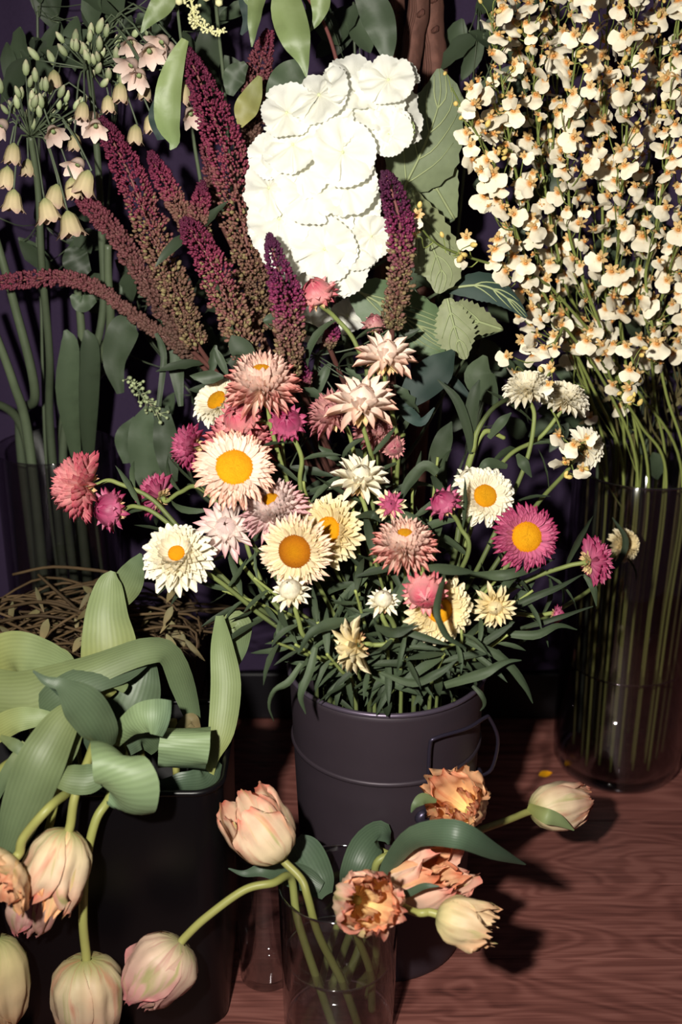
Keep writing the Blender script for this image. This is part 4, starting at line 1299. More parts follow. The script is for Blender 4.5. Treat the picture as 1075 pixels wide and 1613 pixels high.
def vglass(p, r):
    # below the rim a stem is either inside or outside the glass
    if p.z > VH + .003 + r: return None
    d = Vector((p.x - VC.x, p.y - VC.y, 0)); l_ = d.length
    if l_ < 1e-6: return None
    lim_i = lerp(.0512, .0555, max(0, p.z) / VH) - r - .0006; lim_o = .0586 + r
    if lim_i < l_ < lim_o:
        l2 = lim_i if l_ < .0565 else lim_o
        return Vector((VC.x + d.x / l_ * l2, VC.y + d.y / l_ * l2, p.z))
    return None
def vs(a, turn=75):
    """over the rim at bearing a, then down to the vase floor, all stems leaning the same way round"""
    def q(an, r, z): return VC + Vector((r * math.cos(R(an)), r * math.sin(R(an)), z))
    return [q(a, .046, VH + .012), q(a + 12, .042, VH - .03), q(a + turn * .6, .036, .085), q(a + turn, .033, .0215)]
tulip(3, (562, 1418, .868), (596, 1426, .800), 49, CUP, 'pink', vs(-78), .0038,
      'ragged pink tulip with an open orange throat at the small vase rim', TV, VC, inner='tulip_inside', nout=4, ninn=3, ruf=.32, jag=.16,
      leaves=[([(545, 1402, .93, 8, 0), (556, 1375, .966, 20, 0), (574, 1335, .982, 26, 15), (598, 1312, .976, 24, 40), (612, 1322, .968, 12, 60), (614, 1330, .965, 4, 60)],)], spin=.5, cont=(vglass,))
tulip(5, (688, 1440, .842), (778, 1466, .828), 37, CUP, 'pale', [(652, 1436, .848)] + vs(-46), .0036,
      'pale yellow-cream tulip lying level and pointing away from the small vase', TV, VC, ruf=.2, jag=.16, cont=(vglass,))
tulip(1, (443, 1350, .915), (376, 1256, .92), 47, CUP, 'cream', [(475, 1385, .905)] + vs(-128), .0038,
      'cream parrot tulip with pink streaks standing up from the small vase, beside the black bin', TV, VC, ruf=.12, jag=.06,
      leaves=[([(515, 1410, .93, 10, 0), (500, 1385, .945, 28, 0), (478, 1345, .955, 30, 10), (462, 1325, .96, 16, 20)],),
              ([(507, 1398, .952, 9, 0), (474, 1382, .957, 20, 0), (420, 1370, .945, 12, 0), (385, 1376, .945, 5, 0), (360, 1368, .945, 1, 0)],)], cont=(vglass,))
tulip(2, (286, 1484, .885), (215, 1575, .865), 52, CLOSED, 'mauve', [(325, 1445, .89), (385, 1402, .90), (430, 1391, .905)] + vs(190), .0038,
      'mauve-tinged tulip bowing sideways on a long arching stem in front of the black bin', TV, VC, inner='mauve', ruf=.2, cont=(vglass,))
tulip(4, (624, 1396, .900), (722, 1360, .872), 54, CUP, 'pink', vs(4), .0038,
      'full peach-pink parrot tulip with torn orange inner petals, largest of the vase tulips', TV, VC, inner='tulip_inside', nout=4, ninn=3, ruf=.28, jag=.14,
      leaves=[([(605, 1412, .865, 4, 0), (640, 1408, .855, 6, 0), (668, 1396, .845, 5, 0), (692, 1396, .842, 1, 0)],)], spin=1.0, cont=(vglass,), steps=both_ways(10, .003))
tulip(7, (838, 1278, 1.085), (935, 1256, 1.11), 37, CLOSED, 'cream', [(800, 1292, 1.06), (745, 1312, 1.015), (690, 1338, .985)] + vs(27), .0038,
      'blush tulip bud with a green bract, reaching over the bare floor', TV, VC, ruf=.14, jag=.07,
      leaves=[([(832, 1270, 1.08, 6, 0), (858, 1284, 1.055, 12, 0), (880, 1292, 1.055, 10, 0), (905, 1308, 1.06, 1, 0)], None, .3, 'tulip_leaf_pale')], cont=(vglass, bucket_out))
tulip(6, (740, 1279, .972), (706, 1250, .922), 38, OPEN, 'apricot', [(750, 1294, .975), (700, 1318, .965), (640, 1350, .96)] + vs(52), .0036,
      'apricot parrot tulip with yellow frilled petals, against the side of the dark bucket', TV, VC, inner='tulip_inside', nout=4, ninn=3, ruf=.3, jag=.16,
      leaves=[([(600, 1384, .950, 6, 0), (616, 1358, .945, 13, 0), (655, 1318, .918, 18, 0), (720, 1314, .888, 22, 0), (780, 1342, .905, 13, 0), (829, 1362, .94, 1, 0)],),
              ([(688, 1262, .925, 3, 0), (668, 1258, .92, 9, 0), (655, 1268, .915, 6, 20), (648, 1280, .915, 1, 20)], None, .3, 'tulip_leaf')], cont=(vglass, bucket_out), steps=both_ways(12, .003))
TB = 'drooping tulips over the black bin'
BL = Vector((BIN_X, BIN_Y, 0.008))
def bint(px, Y):
    p = P(px, 1150, Y)
    return [Vector((p.x, Y - .01, 0.24)), Vector((p.x, Y, 0.02))]
tulip(11, (108, 1308, .872), (70, 1430, .848), 50, CUP, 'cream', [(118, 1255, .880), (138, 1200, .900), (160, 1150, .94), (185, 1160, .97)] + bint(200, 1.0), .0040,
      'cream tulip with green streaks hanging head down on a short stem over the bin edge', TB, BL, ruf=.26, jag=.18, inner='apricot')
tulip(12, (22, 1352, .868), (-25, 1400, .842), 50, OPEN, 'apricot', [(38, 1318, .868), (80, 1270, .870), (125, 1235, .925), (150, 1200, .96)] + bint(150, .985), .0040,
      'open orange-apricot tulip hanging at the edge of the picture, behind the cream streaked one', TB, BL, ruf=.35, jag=.16, inner='tulip_inside')
tulip(13, (62, 1372, .900), (42, 1476, .888), 42, CLOSED, 'mauve', [(70, 1330, .905), (85, 1270, .908), (95, 1200, .925), (110, 1160, .97)] + bint(118, 1.03), .0038,
      'dull pink tulip hanging lowest behind the cream streaked and apricot ones', TB, BL, ruf=.2)
tulip(14, (136, 1510, .88), (142, 1640, .87), 56, CLOSED, 'cream', [(131, 1450, .882), (134, 1370, .89), (150, 1295, .90), (172, 1258, .915), (195, 1210, .95)] + bint(232, .975), .0042,
      'peach-cream tulip hanging head down on the longest straight stem', TB, BL, ruf=.14)
tulip(15, (-8, 1478, .885), (5, 1620, .87), 48, CLOSED, 'pale', [(-25, 1400, .885), (-35, 1300, .90), (-10, 1225, .92), (35, 1190, .95), (60, 1180, .98)] + bint(78, .98), .0042,
      'cream tulip hanging half out of the picture below the apricot one', TB, BL, ruf=.16)
# leaves of the bin: each belongs to a cut tulip shoot
LB = 'leafy tulip shoots in the black bin'
def shoot(label, lvs, sx):
    p = P(sx, 1150, 1.0)
    t = Thing('tulip_shoot', label, 'tulip leaves', (p.x, 1.05, 0.02), LB)
    sp = ST.route(vspline([Vector((p.x, 1.045, 0.285)), Vector((p.x, 1.048, 0.14)), Vector((p.x, 1.05, 0.02))], 40), 0.004, lock0=0)
    t.part('stem', tube(sp, 0.004, 8), 'tulip_stem')
    for lf in lvs:
        t.fit('leaf', leaf_px(lf[0], 24, 6, lf[2] if len(lf) > 2 else None, lf[3] if len(lf) > 3 else 0.3, 0, lf[4] if len(lf) > 4 else 0.08), lf[1], 22, .0025)
shoot('upright pale tulip leaves standing tallest in the black bin', [
    ([(165, 1085, 1.02, 26, 0), (172, 1030, 1.05, 44, 0), (168, 970, 1.07, 34, 0), (172, 920, 1.08, 20, 0), (178, 900, 1.085, 4, 0)], 'tulip_leaf_pale'),
    ([(178, 960, 1.095, 12, 0), (198, 925, 1.10, 24, 0), (212, 895, 1.10, 16, 0), (222, 872, 1.10, 2, 0)], 'tulip_leaf'),
], 165)
shoot('tall folded tulip leaf at the corner of the black bin next to the dark bucket', [
    ([(326, 1232, .985, 8, 0), (334, 1195, .99, 11, 0), (349, 1150, 1.0, 21, 0), (356, 1080, 1.02, 24, 0), (350, 1020, 1.035, 18, 0), (346, 970, 1.04, 6, 0)], 'tulip_leaf_pale'),
    ([(350, 1000, 1.05, 10, 0), (372, 985, 1.045, 24, 0), (375, 1020, 1.045, 16, 0), (366, 1060, 1.04, 3, 0)], 'tulip_leaf'),
    ([(345, 1200, .975, 16, 20), (325, 1232, .955, 24, 30), (290, 1238, .945, 22, 30), (250, 1240, .94, 10, 20)], 'tulip_leaf_blue'),
], 330)
shoot('long tulip leaves arching sideways across the black bin', [
    ([(-40, 1090, .96, 30, 0), (40, 1090, .955, 36, 10), (110, 1066, .96, 30, 20), (180, 1040, .975, 24, 20), (235, 1022, .99, 22, 20), (268, 1030, 1.0, 20, 20), (290, 1080, 1.01, 20, 15), (305, 1130, 1.015, 13, 10), (312, 1150, 1.015, 2, 0)], 'tulip_leaf'),
    ([(50, 1130, .95, 10, 0), (85, 1100, .945, 26, 10), (130, 1072, .955, 26, 20), (200, 1050, .98, 20, 20), (262, 1012, 1.02, 4, 0)], 'tulip_leaf_dark'),
], 60)
shoot('pale yellow-green tulip leaves drooping over the far corner of the black bin', [
    ([(-30, 1045, 1.04, 30, 0), (20, 1028, 1.03, 34, 0), (70, 1034, 1.02, 26, 10), (120, 1052, 1.0, 8, 0)], 'tulip_leaf_pale'),
    ([(40, 1050, 1.03, 14, 0), (85, 1038, 1.02, 20, 10), (110, 1050, 1.0, 12, 0), (140, 1062, .99, 2, 0)], 'tulip_leaf_pale'),
    ([(-30, 1165, .945, 20, 0), (20, 1135, .94, 20, 10), (60, 1130, .94, 14, 0), (100, 1130, .945, 2, 0)], 'tulip_leaf_pale'),
    ([(-20, 1080, .99, 30, 0), (60, 1100, .97, 34, 0), (120, 1120, .965, 26, 0), (180, 1130, .97, 4, 0)], 'tulip_leaf'),
], 30)
shoot('dark pointed tulip leaf with a brown folded edge, in the middle of the bin', [
    ([(168, 1180, .945, 16, 0), (158, 1150, .93, 30, 0), (130, 1110, .92, 32, 0), (98, 1080, .915, 12, 0), (72, 1072, .915, 7, 0), (52, 1056, .915, 1, 0)], 'tulip_leaf_dark'),
    ([(150, 1185, .925, 10, 0), (132, 1150, .915, 10, 30), (105, 1105, .91, 6, 40), (52, 1058, .912, 1, 0)], 'tulip_leaf_blue'),
], 150)
shoot('broad upright blue-green tulip leaf with a pointed tip beside the curled leaves', [
    ([(190, 1170, .96, 20, 0), (200, 1125, .965, 42, 0), (215, 1085, .975, 40, 0), (228, 1050, .985, 22, 0), (236, 1028, .99, 2, 0)], 'tulip_leaf_dark'),
    ([(170, 1100, .98, 16, 0), (160, 1072, .975, 18, 30), (175, 1066, .97, 16, 50), (200, 1085, .975, 8, 20)], 'tulip_leaf_pale'),
], 205)
shoot('curled-over tulip leaves with cross creases at the front rim of the bin', [
    ([(180, 1174, .935, 8, 0), (198, 1148, .925, 18, 0), (222, 1132, .92, 25, 0), (246, 1129, .92, 28, 0), (268, 1133, .925, 29, 0)], 'tulip_leaf_crease', None, .35),
    ([(292, 1158, .975, 40, 0), (292, 1147, .962, 40, 0), (292, 1156, .945, 40, 0), (290, 1180, .937, 40, 0), (287, 1204, .94, 38, 0), (287, 1210, .955, 36, 0)], 'tulip_leaf_crease', 0, .0),
    ([(280, 1165, 1.0, 14, 0), (300, 1135, 1.0, 12, 0), (312, 1150, 1.0, 6, 0)], 'dry_leaf'),
    ([(250, 1180, .975, 14, 0), (225, 1160, .965, 20, 0), (200, 1175, .95, 16, 0)], 'tulip_leaf_dark'),
], 262)
shoot('fat rolled tulip leaf curling down over the front of the black bin', [
    ([(172, 1195, .95, 18, 0), (168, 1170, .925, 24, 0), (178, 1186, .90, 32, 0), (190, 1215, .888, 46, 0), (200, 1245, .884, 48, 0), (203, 1270, .889, 42, 0), (197, 1280, .90, 34, 0), (190, 1268, .91, 28, 0)], 'tulip_leaf_crease', -24, .32),
    ([(75, 1212, .93, 10, 0), (98, 1222, .918, 20, 10), (135, 1226, .915, 24, 10), (170, 1215, .92, 14, 0)], 'tulip_leaf', None, .4),
    ([(125, 1150, .93, 8, 0), (108, 1180, .915, 15, 0), (92, 1205, .91, 14, 0), (84, 1222, .915, 4, 0)], 'tulip_leaf'),
], 185)
shoot('long broad tulip leaf hanging far down the front of the black bin', [
    ([(130, 1110, .95, 14, 0), (98, 1140, .93, 28, 0), (65, 1200, .905, 38, 0), (38, 1270, .895, 36, 0), (12, 1340, .89, 22, 0), (-10, 1390, .89, 3, 0)], 'tulip_leaf', None, .35),
    ([(118, 1120, .935, 8, 0), (105, 1150, .915, 10, 0), (70, 1215, .895, 12, 0), (55, 1290, .888, 8, 0), (45, 1320, .888, 1, 0)], 'tulip_leaf_pale'),
    ([(40, 1170, .925, 6, 0), (15, 1210, .915, 10, 0), (-10, 1260, .91, 8, 0)], 'tulip_leaf'),
    ([(0, 1160, .93, 4, 0), (25, 1175, .92, 10, 0), (50, 1195, .915, 3, 0)], 'tulip_leaf'),
], 100)

# ================================================================== DRIED TWIGS on the crate
rnd = random.Random(5)
t = Thing('dried_twig_bundle', 'tangled nest of dried brown twigs and hay lying on the dark crate', 'dried twigs', ((CX0 + CX1) / 2, 1.21, CH + 0.012))
for k in range(62):
    x0 = rnd.uniform(-0.52, -0.28); x1 = x0 + rnd.uniform(0.12, 0.30)
    yy = rnd.uniform(1.15, 1.30)
    zb = CH + 0.016
    h = rnd.uniform(0.0, 0.06)
    pts = [Vector((x0, yy + rnd.uniform(-.02, .02), zb + rnd.uniform(0, .03))), Vector((lerp(x0, x1, .35), yy + rnd.uniform(-.03, .03), zb + h + .01)),
           Vector((lerp(x0, x1, .7), yy + rnd.uniform(-.03, .03), zb + h * .9 + rnd.uniform(0, .015))), Vector((min(x1, -0.16), yy + rnd.uniform(-.03, .03), zb + rnd.uniform(0, .02)))]
    t.part('twig', tube(vspline(pts, 12), [.0012, .0017, .0008], 5), 'dry_twig')
for pts in ([(-30, 968, 1.2), (60, 948, 1.19), (130, 965, 1.18), (170, 985, 1.17)], [(20, 905, 1.25), (80, 893, 1.25), (150, 898, 1.24), (200, 905, 1.23), (225, 885, 1.2)], [(-30, 985, 1.16), (50, 970, 1.16), (110, 975, 1.16)], [(60, 905, 1.22), (110, 950, 1.2), (150, 985, 1.18)]):
    t.part('twig', tube(vspline([P(*p) for p in pts], 16), [.0016, .0020, .0012], 6), 'dry_twig')
for k in range(26):
    px, py = rnd.uniform(-10, 350), rnd.uniform(905, 1010)
    b = P(px, py, rnd.uniform(1.15, 1.24))
    b.z = max(b.z, CH + 0.02)
    if b.x > -0.17: b.x = -0.17 - rnd.random() * 0.05
    t.part('dry_leaf', leaf_free(b, Vector((rnd.uniform(-.6, .6), -.3, rnd.uniform(-.9, -.1))), rnd.uniform(.02, .035), rnd.uniform(.005, .010), Vector((0, -1, .4)), rnd.uniform(-.6, .9), OVATE, 6, 2, .3), 'dry_leaf')
g = G()
for k in range(700):        # fine hay
    x = rnd.uniform(-.51, -.18); yy = rnd.uniform(1.135, 1.298)
    p = Vector((x, yy, CH + 0.0135 + rnd.random() ** 2 * .035))
    d = Vector((rnd.uniform(-1, 1), rnd.uniform(-.5, .5), rnd.uniform(-.12, .2))).normalized() * rnd.uniform(.02, .05)
    q2 = p + d
    q2.z = max(q2.z, CH + 0.0135); q2.x = min(q2.x, -.168); q2.y = min(max(q2.y, 1.128), 1.302)
    tube([p, (p + q2) / 2 + Vector((0, 0, .004)), q2], .0006, 3, False, g)
t.part('hay', g, 'dry_twig', stuff=True)

# ================================================================== places of the stems in the three back containers
KT = {}
for k, q in dict(s1=(408, 1.24), s2=(398, 1.36), s3=(312, 1.30), s4=(312, 1.33), s5=(318, 1.27), s6=(404, 1.22), s7=(300, 1.34), s8=(305, 1.38), s9=(462, 1.2), s10=(640, 1.22), s11=(345, 1.37), s12=(480, 1.18), s13=(540, 1.2),
                 hyd=(560, 1.3), afol=(500, 1.25), lb0=(560, 1.40), lb1=(430, 1.40), lb2=(660, 1.28), lb3=(330, 1.28), twig=(320, 1.32), rac=(420, 1.44), f2=(350, 1.46), f3=(570, 1.48), f4=(760, 1.46), f5=(780, 1.40), f6=(690, 1.40), f7=(350, 1.42), f9=(260, 1.44),
                 br0=(600, 1.44), br1=(640, 1.40), br2=(720, 1.46)).items():
    KT[k] = P(q[0], 600, q[1])
ks_ = list(KT)
KSLOT = dict(zip(ks_, slot_plan([KT[k] for k in ks_], KC, 0.066, 0.42)))
def kmouth(k): return KC + KSLOT[k] + Vector((0, 0, .30))
def kfoot(k): return KC + KSLOT[k] * .86 + Vector((0, 0, .012))
k_in = inside_pot(KC, lambda z: lerp(.0765, .0895, min(max(z, 0), .3) / .3) - .002, .306)
NT = [P(66, 640, 1.33), P(158, 640, 1.36), P(40, 640, 1.36), P(20, 640, 1.33), P(-10, 640, 1.34), P(150, 640, 1.38), P(128, 640, 1.40), P(175, 640, 1.40), P(60, 640, 1.44), P(190, 640, 1.44), P(90, 640, 1.46)]
NSLOT = slot_plan(NT, NC, 0.054, 0.6)
def nmouth(k): return NC + NSLOT[k] + Vector((0, 0, .455))
def nfoot(k): return NC + NSLOT[k] * .9 + Vector((0, 0, .02))
n_in = inside_pot(NC, lambda z: .0700, .462)
trnd = random.Random(14)
BARE = [(trnd.uniform(900, 1085), trnd.uniform(440, 600), trnd.uniform(1.33, 1.44)) for _ in range(20)]
TT = [P(q, 600, y_) for q, y_ in ((860, 1.25), (890, 1.30), (920, 1.35), (935, 1.28), (960, 1.38), (980, 1.33), (1020, 1.28), (1010, 1.42), (1050, 1.34), (880, 1.22), (910, 1.20), (930, 1.44), (970, 1.22))] + [P(*q) for q in BARE] + [P(900, 640, 1.46), P(1010, 600, 1.46), P(880, 600, 1.48)]
TSLOT = slot_plan(TT, TC, 0.072, 0.55)
def tmouth(k): return TC + TSLOT[k] + Vector((0, 0, TH))
def tfoot(k): return TC + TSLOT[k] * .86 + Vector((0, 0, .024))
t_in = inside_pot(TC, lambda z: TR - .0045 - (.012 * (1 - min(max(z, 0), .04) / .04)), TH + .006)

# ================================================================== HYDRANGEA
def sepal_mesh(seed, mat):
    rnd = random.Random(seed)
    g = G(); v = []; a = []; sd = []; e = []; f = []
    ny, nx = 8, 22
    for i in range(ny + 1):
        s = i / ny
        for j in range(nx + 1):
            u = j / nx * 2 - 1
            an = u * R(53)
            k = 1 - 0.10 * u * u + .06 * mnoise.noise(Vector((u * 2 + seed, 1.5, seed)))
            if i == ny: k *= 1 + (0.022 if j % 2 else -0.022)
            r = s * k
            x, y_ = r * math.sin(an) * (0.95 + .15 * s), r * math.cos(an)
            z = 0.10 * s * s * (1 - abs(u)) + s * 0.26 * mnoise.noise(Vector((u * 1.5 + seed * 3, s * 1.6, 3.3 + seed))) + s * .10 * mnoise.noise(Vector((u * 4 + seed, s * 3.5, seed))) + 0.04 * s ** 3 * math.sin(u * 7 + seed)
            v.append((x, y_, z)); a.append(s); sd.append(u); e.append(s ** 4)
    for i in range(ny):
        for j in range(nx):
            q = i * (nx + 1) + j
            f.append((q, q + 1, q + nx + 2, q + nx + 1))
    g.add(v, f, a, sd, e)
    return g.mesh('sepal', mat)
SEP = [sepal_mesh(11.37 * (k + 1), 'hydrangea_white') for k in range(9)]
SEPG = sepal_mesh(31, 'hydrangea_green')
HC = P(520, 270, 1.30)
HB = kfoot('hyd')
ht = Thing('hydrangea', 'large white hydrangea head with crinkled sepals, between the amaranth spikes and heart-shaped leaf', 'hydrangea', HB)
FL = [(452, 178, 46), (503, 150, 50), (562, 138, 50), (612, 126, 44), (628, 185, 48), (572, 195, 52), (515, 205, 54), (462, 228, 50), (428, 246, 36), (424, 296, 44), (440, 345, 46), (492, 300, 56), (545, 290, 58), (558, 322, 42), (500, 352, 50),
      (455, 385, 48), (512, 392, 52), (560, 385, 48), (532, 420, 44), (612, 212, 36), (478, 415, 34), (590, 160, 46), (540, 240, 50), (475, 265, 46), (420, 365, 34), (634, 118, 26), (585, 372, 34)]
def floret(t, px, py, Y, rpx, nrm, rnd, green=None):
    c = P(px, py, Y)
    s = rpx * depth(c) / F_PX
    x, y_, z = frame(Vector((rnd.uniform(-1, 1), rnd.uniform(-.3, .3), rnd.uniform(-1, 1))), nrm)
    z = nrm; x = y_.cross(z).normalized(); y_ = z.cross(x)
    g = G()
    vv, ff = ico(Vector((0, 0, .03)), .055); g.add(vv, ff)
    tube([Vector((0, 0, 0)), Vector((0, 0, -.5)), Vector((0, 0, -.9))], .025, 5, True, g)
    plan = [(SEPG if (green == k) else SEP[rnd.randrange(9)], Matrix.Translation((0, 0, 0.012 * (k % 2))) @ Matrix.Rotation(k * PI / 2 + rnd.uniform(-.12, .12), 4, 'Z') @ Matrix.Rotation(rnd.uniform(-.10, .12), 4, 'X') @ Matrix.Scale(rnd.uniform(.86, 1.16), 4)) for k in range(4)]
    M = mtx(x, y_, z, c, s, s, s)
    V = []; F = []
    for me, B in plan:
        a_, b_ = mdata(me); k0 = len(V); V += [M @ (B @ v) for v in a_]; F += [tuple(w_ + k0 for w_ in q) for q in b_]
    f = clear_factor(V, F, t.root.name, both_ways(14, .004))
    M = Matrix.Translation(CAMPOS) @ Matrix.Scale(f, 4) @ Matrix.Translation(-CAMPOS) @ M
    fl = t.inst('floret', g.mesh('floret', 'hydrangea_green'), M)
    for me, B in plan:
        o = child('sepal', me, fl)
        o.matrix_basis = B
        reg_mesh(me, M @ B, t.root.name)
rnd = random.Random(21)
for k, (px, py, rp) in enumerate(FL):
    # dome of the head: nearest at its middle
    dx, dy = (px - (525 if py > 250 else 540)) / 150, (py - 270) / 210
    Y = 1.155 + 0.045 * (dx * dx + dy * dy) + rnd.uniform(-.013, .013)
    n = CD(dx * .5 + rnd.uniform(-.35, .35), -dy * .35 + rnd.uniform(-.35, .25), 1)
    floret(ht, px, py, Y, rp, n, rnd, green=None)
o_ = P(634, 218, 1.165)
fx = floret(ht, 622, 200, 1.172, 34, CD(.3, -.2, 1), rnd, green=2)
for px, py in ((548, 498), (492, 512), (470, 505)):
    floret(ht, px, py, 1.275, 30, CD(rnd.uniform(-.5, .5), .1, 1), rnd)
st = ST.route(vspline([HC + Vector((0, -.06, 0)), HC + Vector((0, .0, -.05)), P(550, 560, 1.33), kmouth('hyd'), lerp(kmouth('hyd'), HB, .5), HB], 84), .005, lock0=3, cont=(k_in,))
ht.part('stem', tube(st, [.003, .0045, .0055], 8), 'back_stem')
core = []
rnd = random.Random(3)
for k in range(16):
    px, py, rp = FL[k]
    e = P(px, py, 1.20)
    ht.part('flower_stalk', tube(vspline([HC + Vector((0, -.05, 0)), lerp(HC, e, .5), e], 6), .0012, 5), 'straw_stem')
LEAFBASE = []
def veined_leaf(t, pts, mat, veins=5, serr=0.035, cup=.15, ruf=.05, n=25, nx=8, name='leaf', parallel=False):
    """broad leaf with raised midrib and side veins as geometry (sub-parts)"""
    lf = t.fit(name, leaf_px(pts, n, nx, None, cup, 0, ruf, 3, serr), mat, 24, .003)
    g = G()
    src = lf.data.vertices
    sp = [src[ii * (nx + 1) + nx // 2].co + t.loc for ii in range(n)]
    sp = [q + (CAMPOS - q).normalized() * .0012 for q in sp]
    tube(sp, [.0016, .0012, .0004], 5, True, g)
    LEAFBASE.append(sp[0])
    for k in range(1, veins + 1):
        i = int(1 + (n - 5) * k / (veins + 1))
        for sgn in (-1, 1):
            pp = []
            for m in range(4):
                ii = min(n - 2, i + int(m * (3 if not parallel else 5) * .9))
                j = nx // 2 + sgn * int(round(m * (nx / 2 - .6) / 3))
                w_ = src[ii * (nx + 1) + j].co + t.loc
                pp.append(w_ + (CAMPOS - w_).normalized() * .0012)
            tube(vspline(pp, 8), [.0010, .0008, .0003], 4, True, g)
    o = child('vein', g.mesh('vein', 'leaf_vein', True, t.loc), lf)
    return lf
veined_leaf(ht, [(636, 312, 1.262, 6, 0), (640, 290, 1.26, 34, 0), (662, 245, 1.255, 60, 0), (682, 195, 1.26, 50, 0), (694, 150, 1.265, 36, 0), (692, 108, 1.27, 4, 0)], 'hydrangea_leaf', 4)
veined_leaf(ht, [(716, 345, 1.275, 6, 0), (690, 300, 1.272, 38, 0), (672, 268, 1.275, 50, 0), (664, 225, 1.28, 30, 0), (668, 190, 1.285, 3, 0)], 'hydrangea_leaf', 3)
veined_leaf(ht, [(650, 300, 1.25, 6, 0), (662, 345, 1.235, 34, 10), (684, 395, 1.22, 40, 10), (696, 430, 1.21, 34, 10), (690, 462, 1.205, 4, 0)], 'hydrangea_leaf_olive', 4, .06)
veined_leaf(ht, [(545, 448, 1.235, 6, 0), (585, 470, 1.23, 36, 10), (640, 502, 1.225, 46, 10), (690, 530, 1.22, 34, 10), (722, 545, 1.22, 4, 0)], 'hydrangea_leaf_face', 5, .03, parallel=True)
veined_leaf(ht, [(792, 519, 1.21, 3, 0), (752, 506, 1.20, 24, 0), (715, 496, 1.195, 26, 20), (695, 480, 1.195, 6, 20)], 'hydrangea_leaf_olive', 2, .09)
veined_leaf(ht, [(705, 470, 1.195, 6, 0), (712, 500, 1.19, 26, 0), (722, 535, 1.185, 30, 0), (734, 566, 1.185, 3, 0)], 'hydrangea_leaf_olive', 3, .10)
veined_leaf(ht, [(700, 455, 1.24, 6, 0), (760, 450, 1.235, 24, 20), (800, 470, 1.23, 16, 20), (830, 500, 1.23, 3, 0)], 'dark_leaf', 3, .03)
for a, b in (((636, 312, 1.262), (600, 420, 1.30)), ((716, 345, 1.275), (640, 440, 1.30)), ((650, 300, 1.25), (600, 430, 1.30)), ((545, 448, 1.235), (530, 500, 1.29)), ((792, 519, 1.21), (690, 590, 1.30)), ((700, 455, 1.24), (620, 540, 1.30))):
    a = min(LEAFBASE, key=lambda q: (q - P(*a)).length)
    b = min(st, key=lambda q: (q - P(*b)).length) if b[0] < 800 else P(*b)
    ht.put_leaf(lambda k: tube(vspline([a, lerp(a, b, .5) + Vector((0, .01, -.005)) + (Vector((rnd.uniform(-1, 1), rnd.uniform(-.4, 1), rnd.uniform(-1, 1))) * .002 * k), b], 12), [.0016, .0022], 6), 20, 'leaf_stalk', 'back_stem')

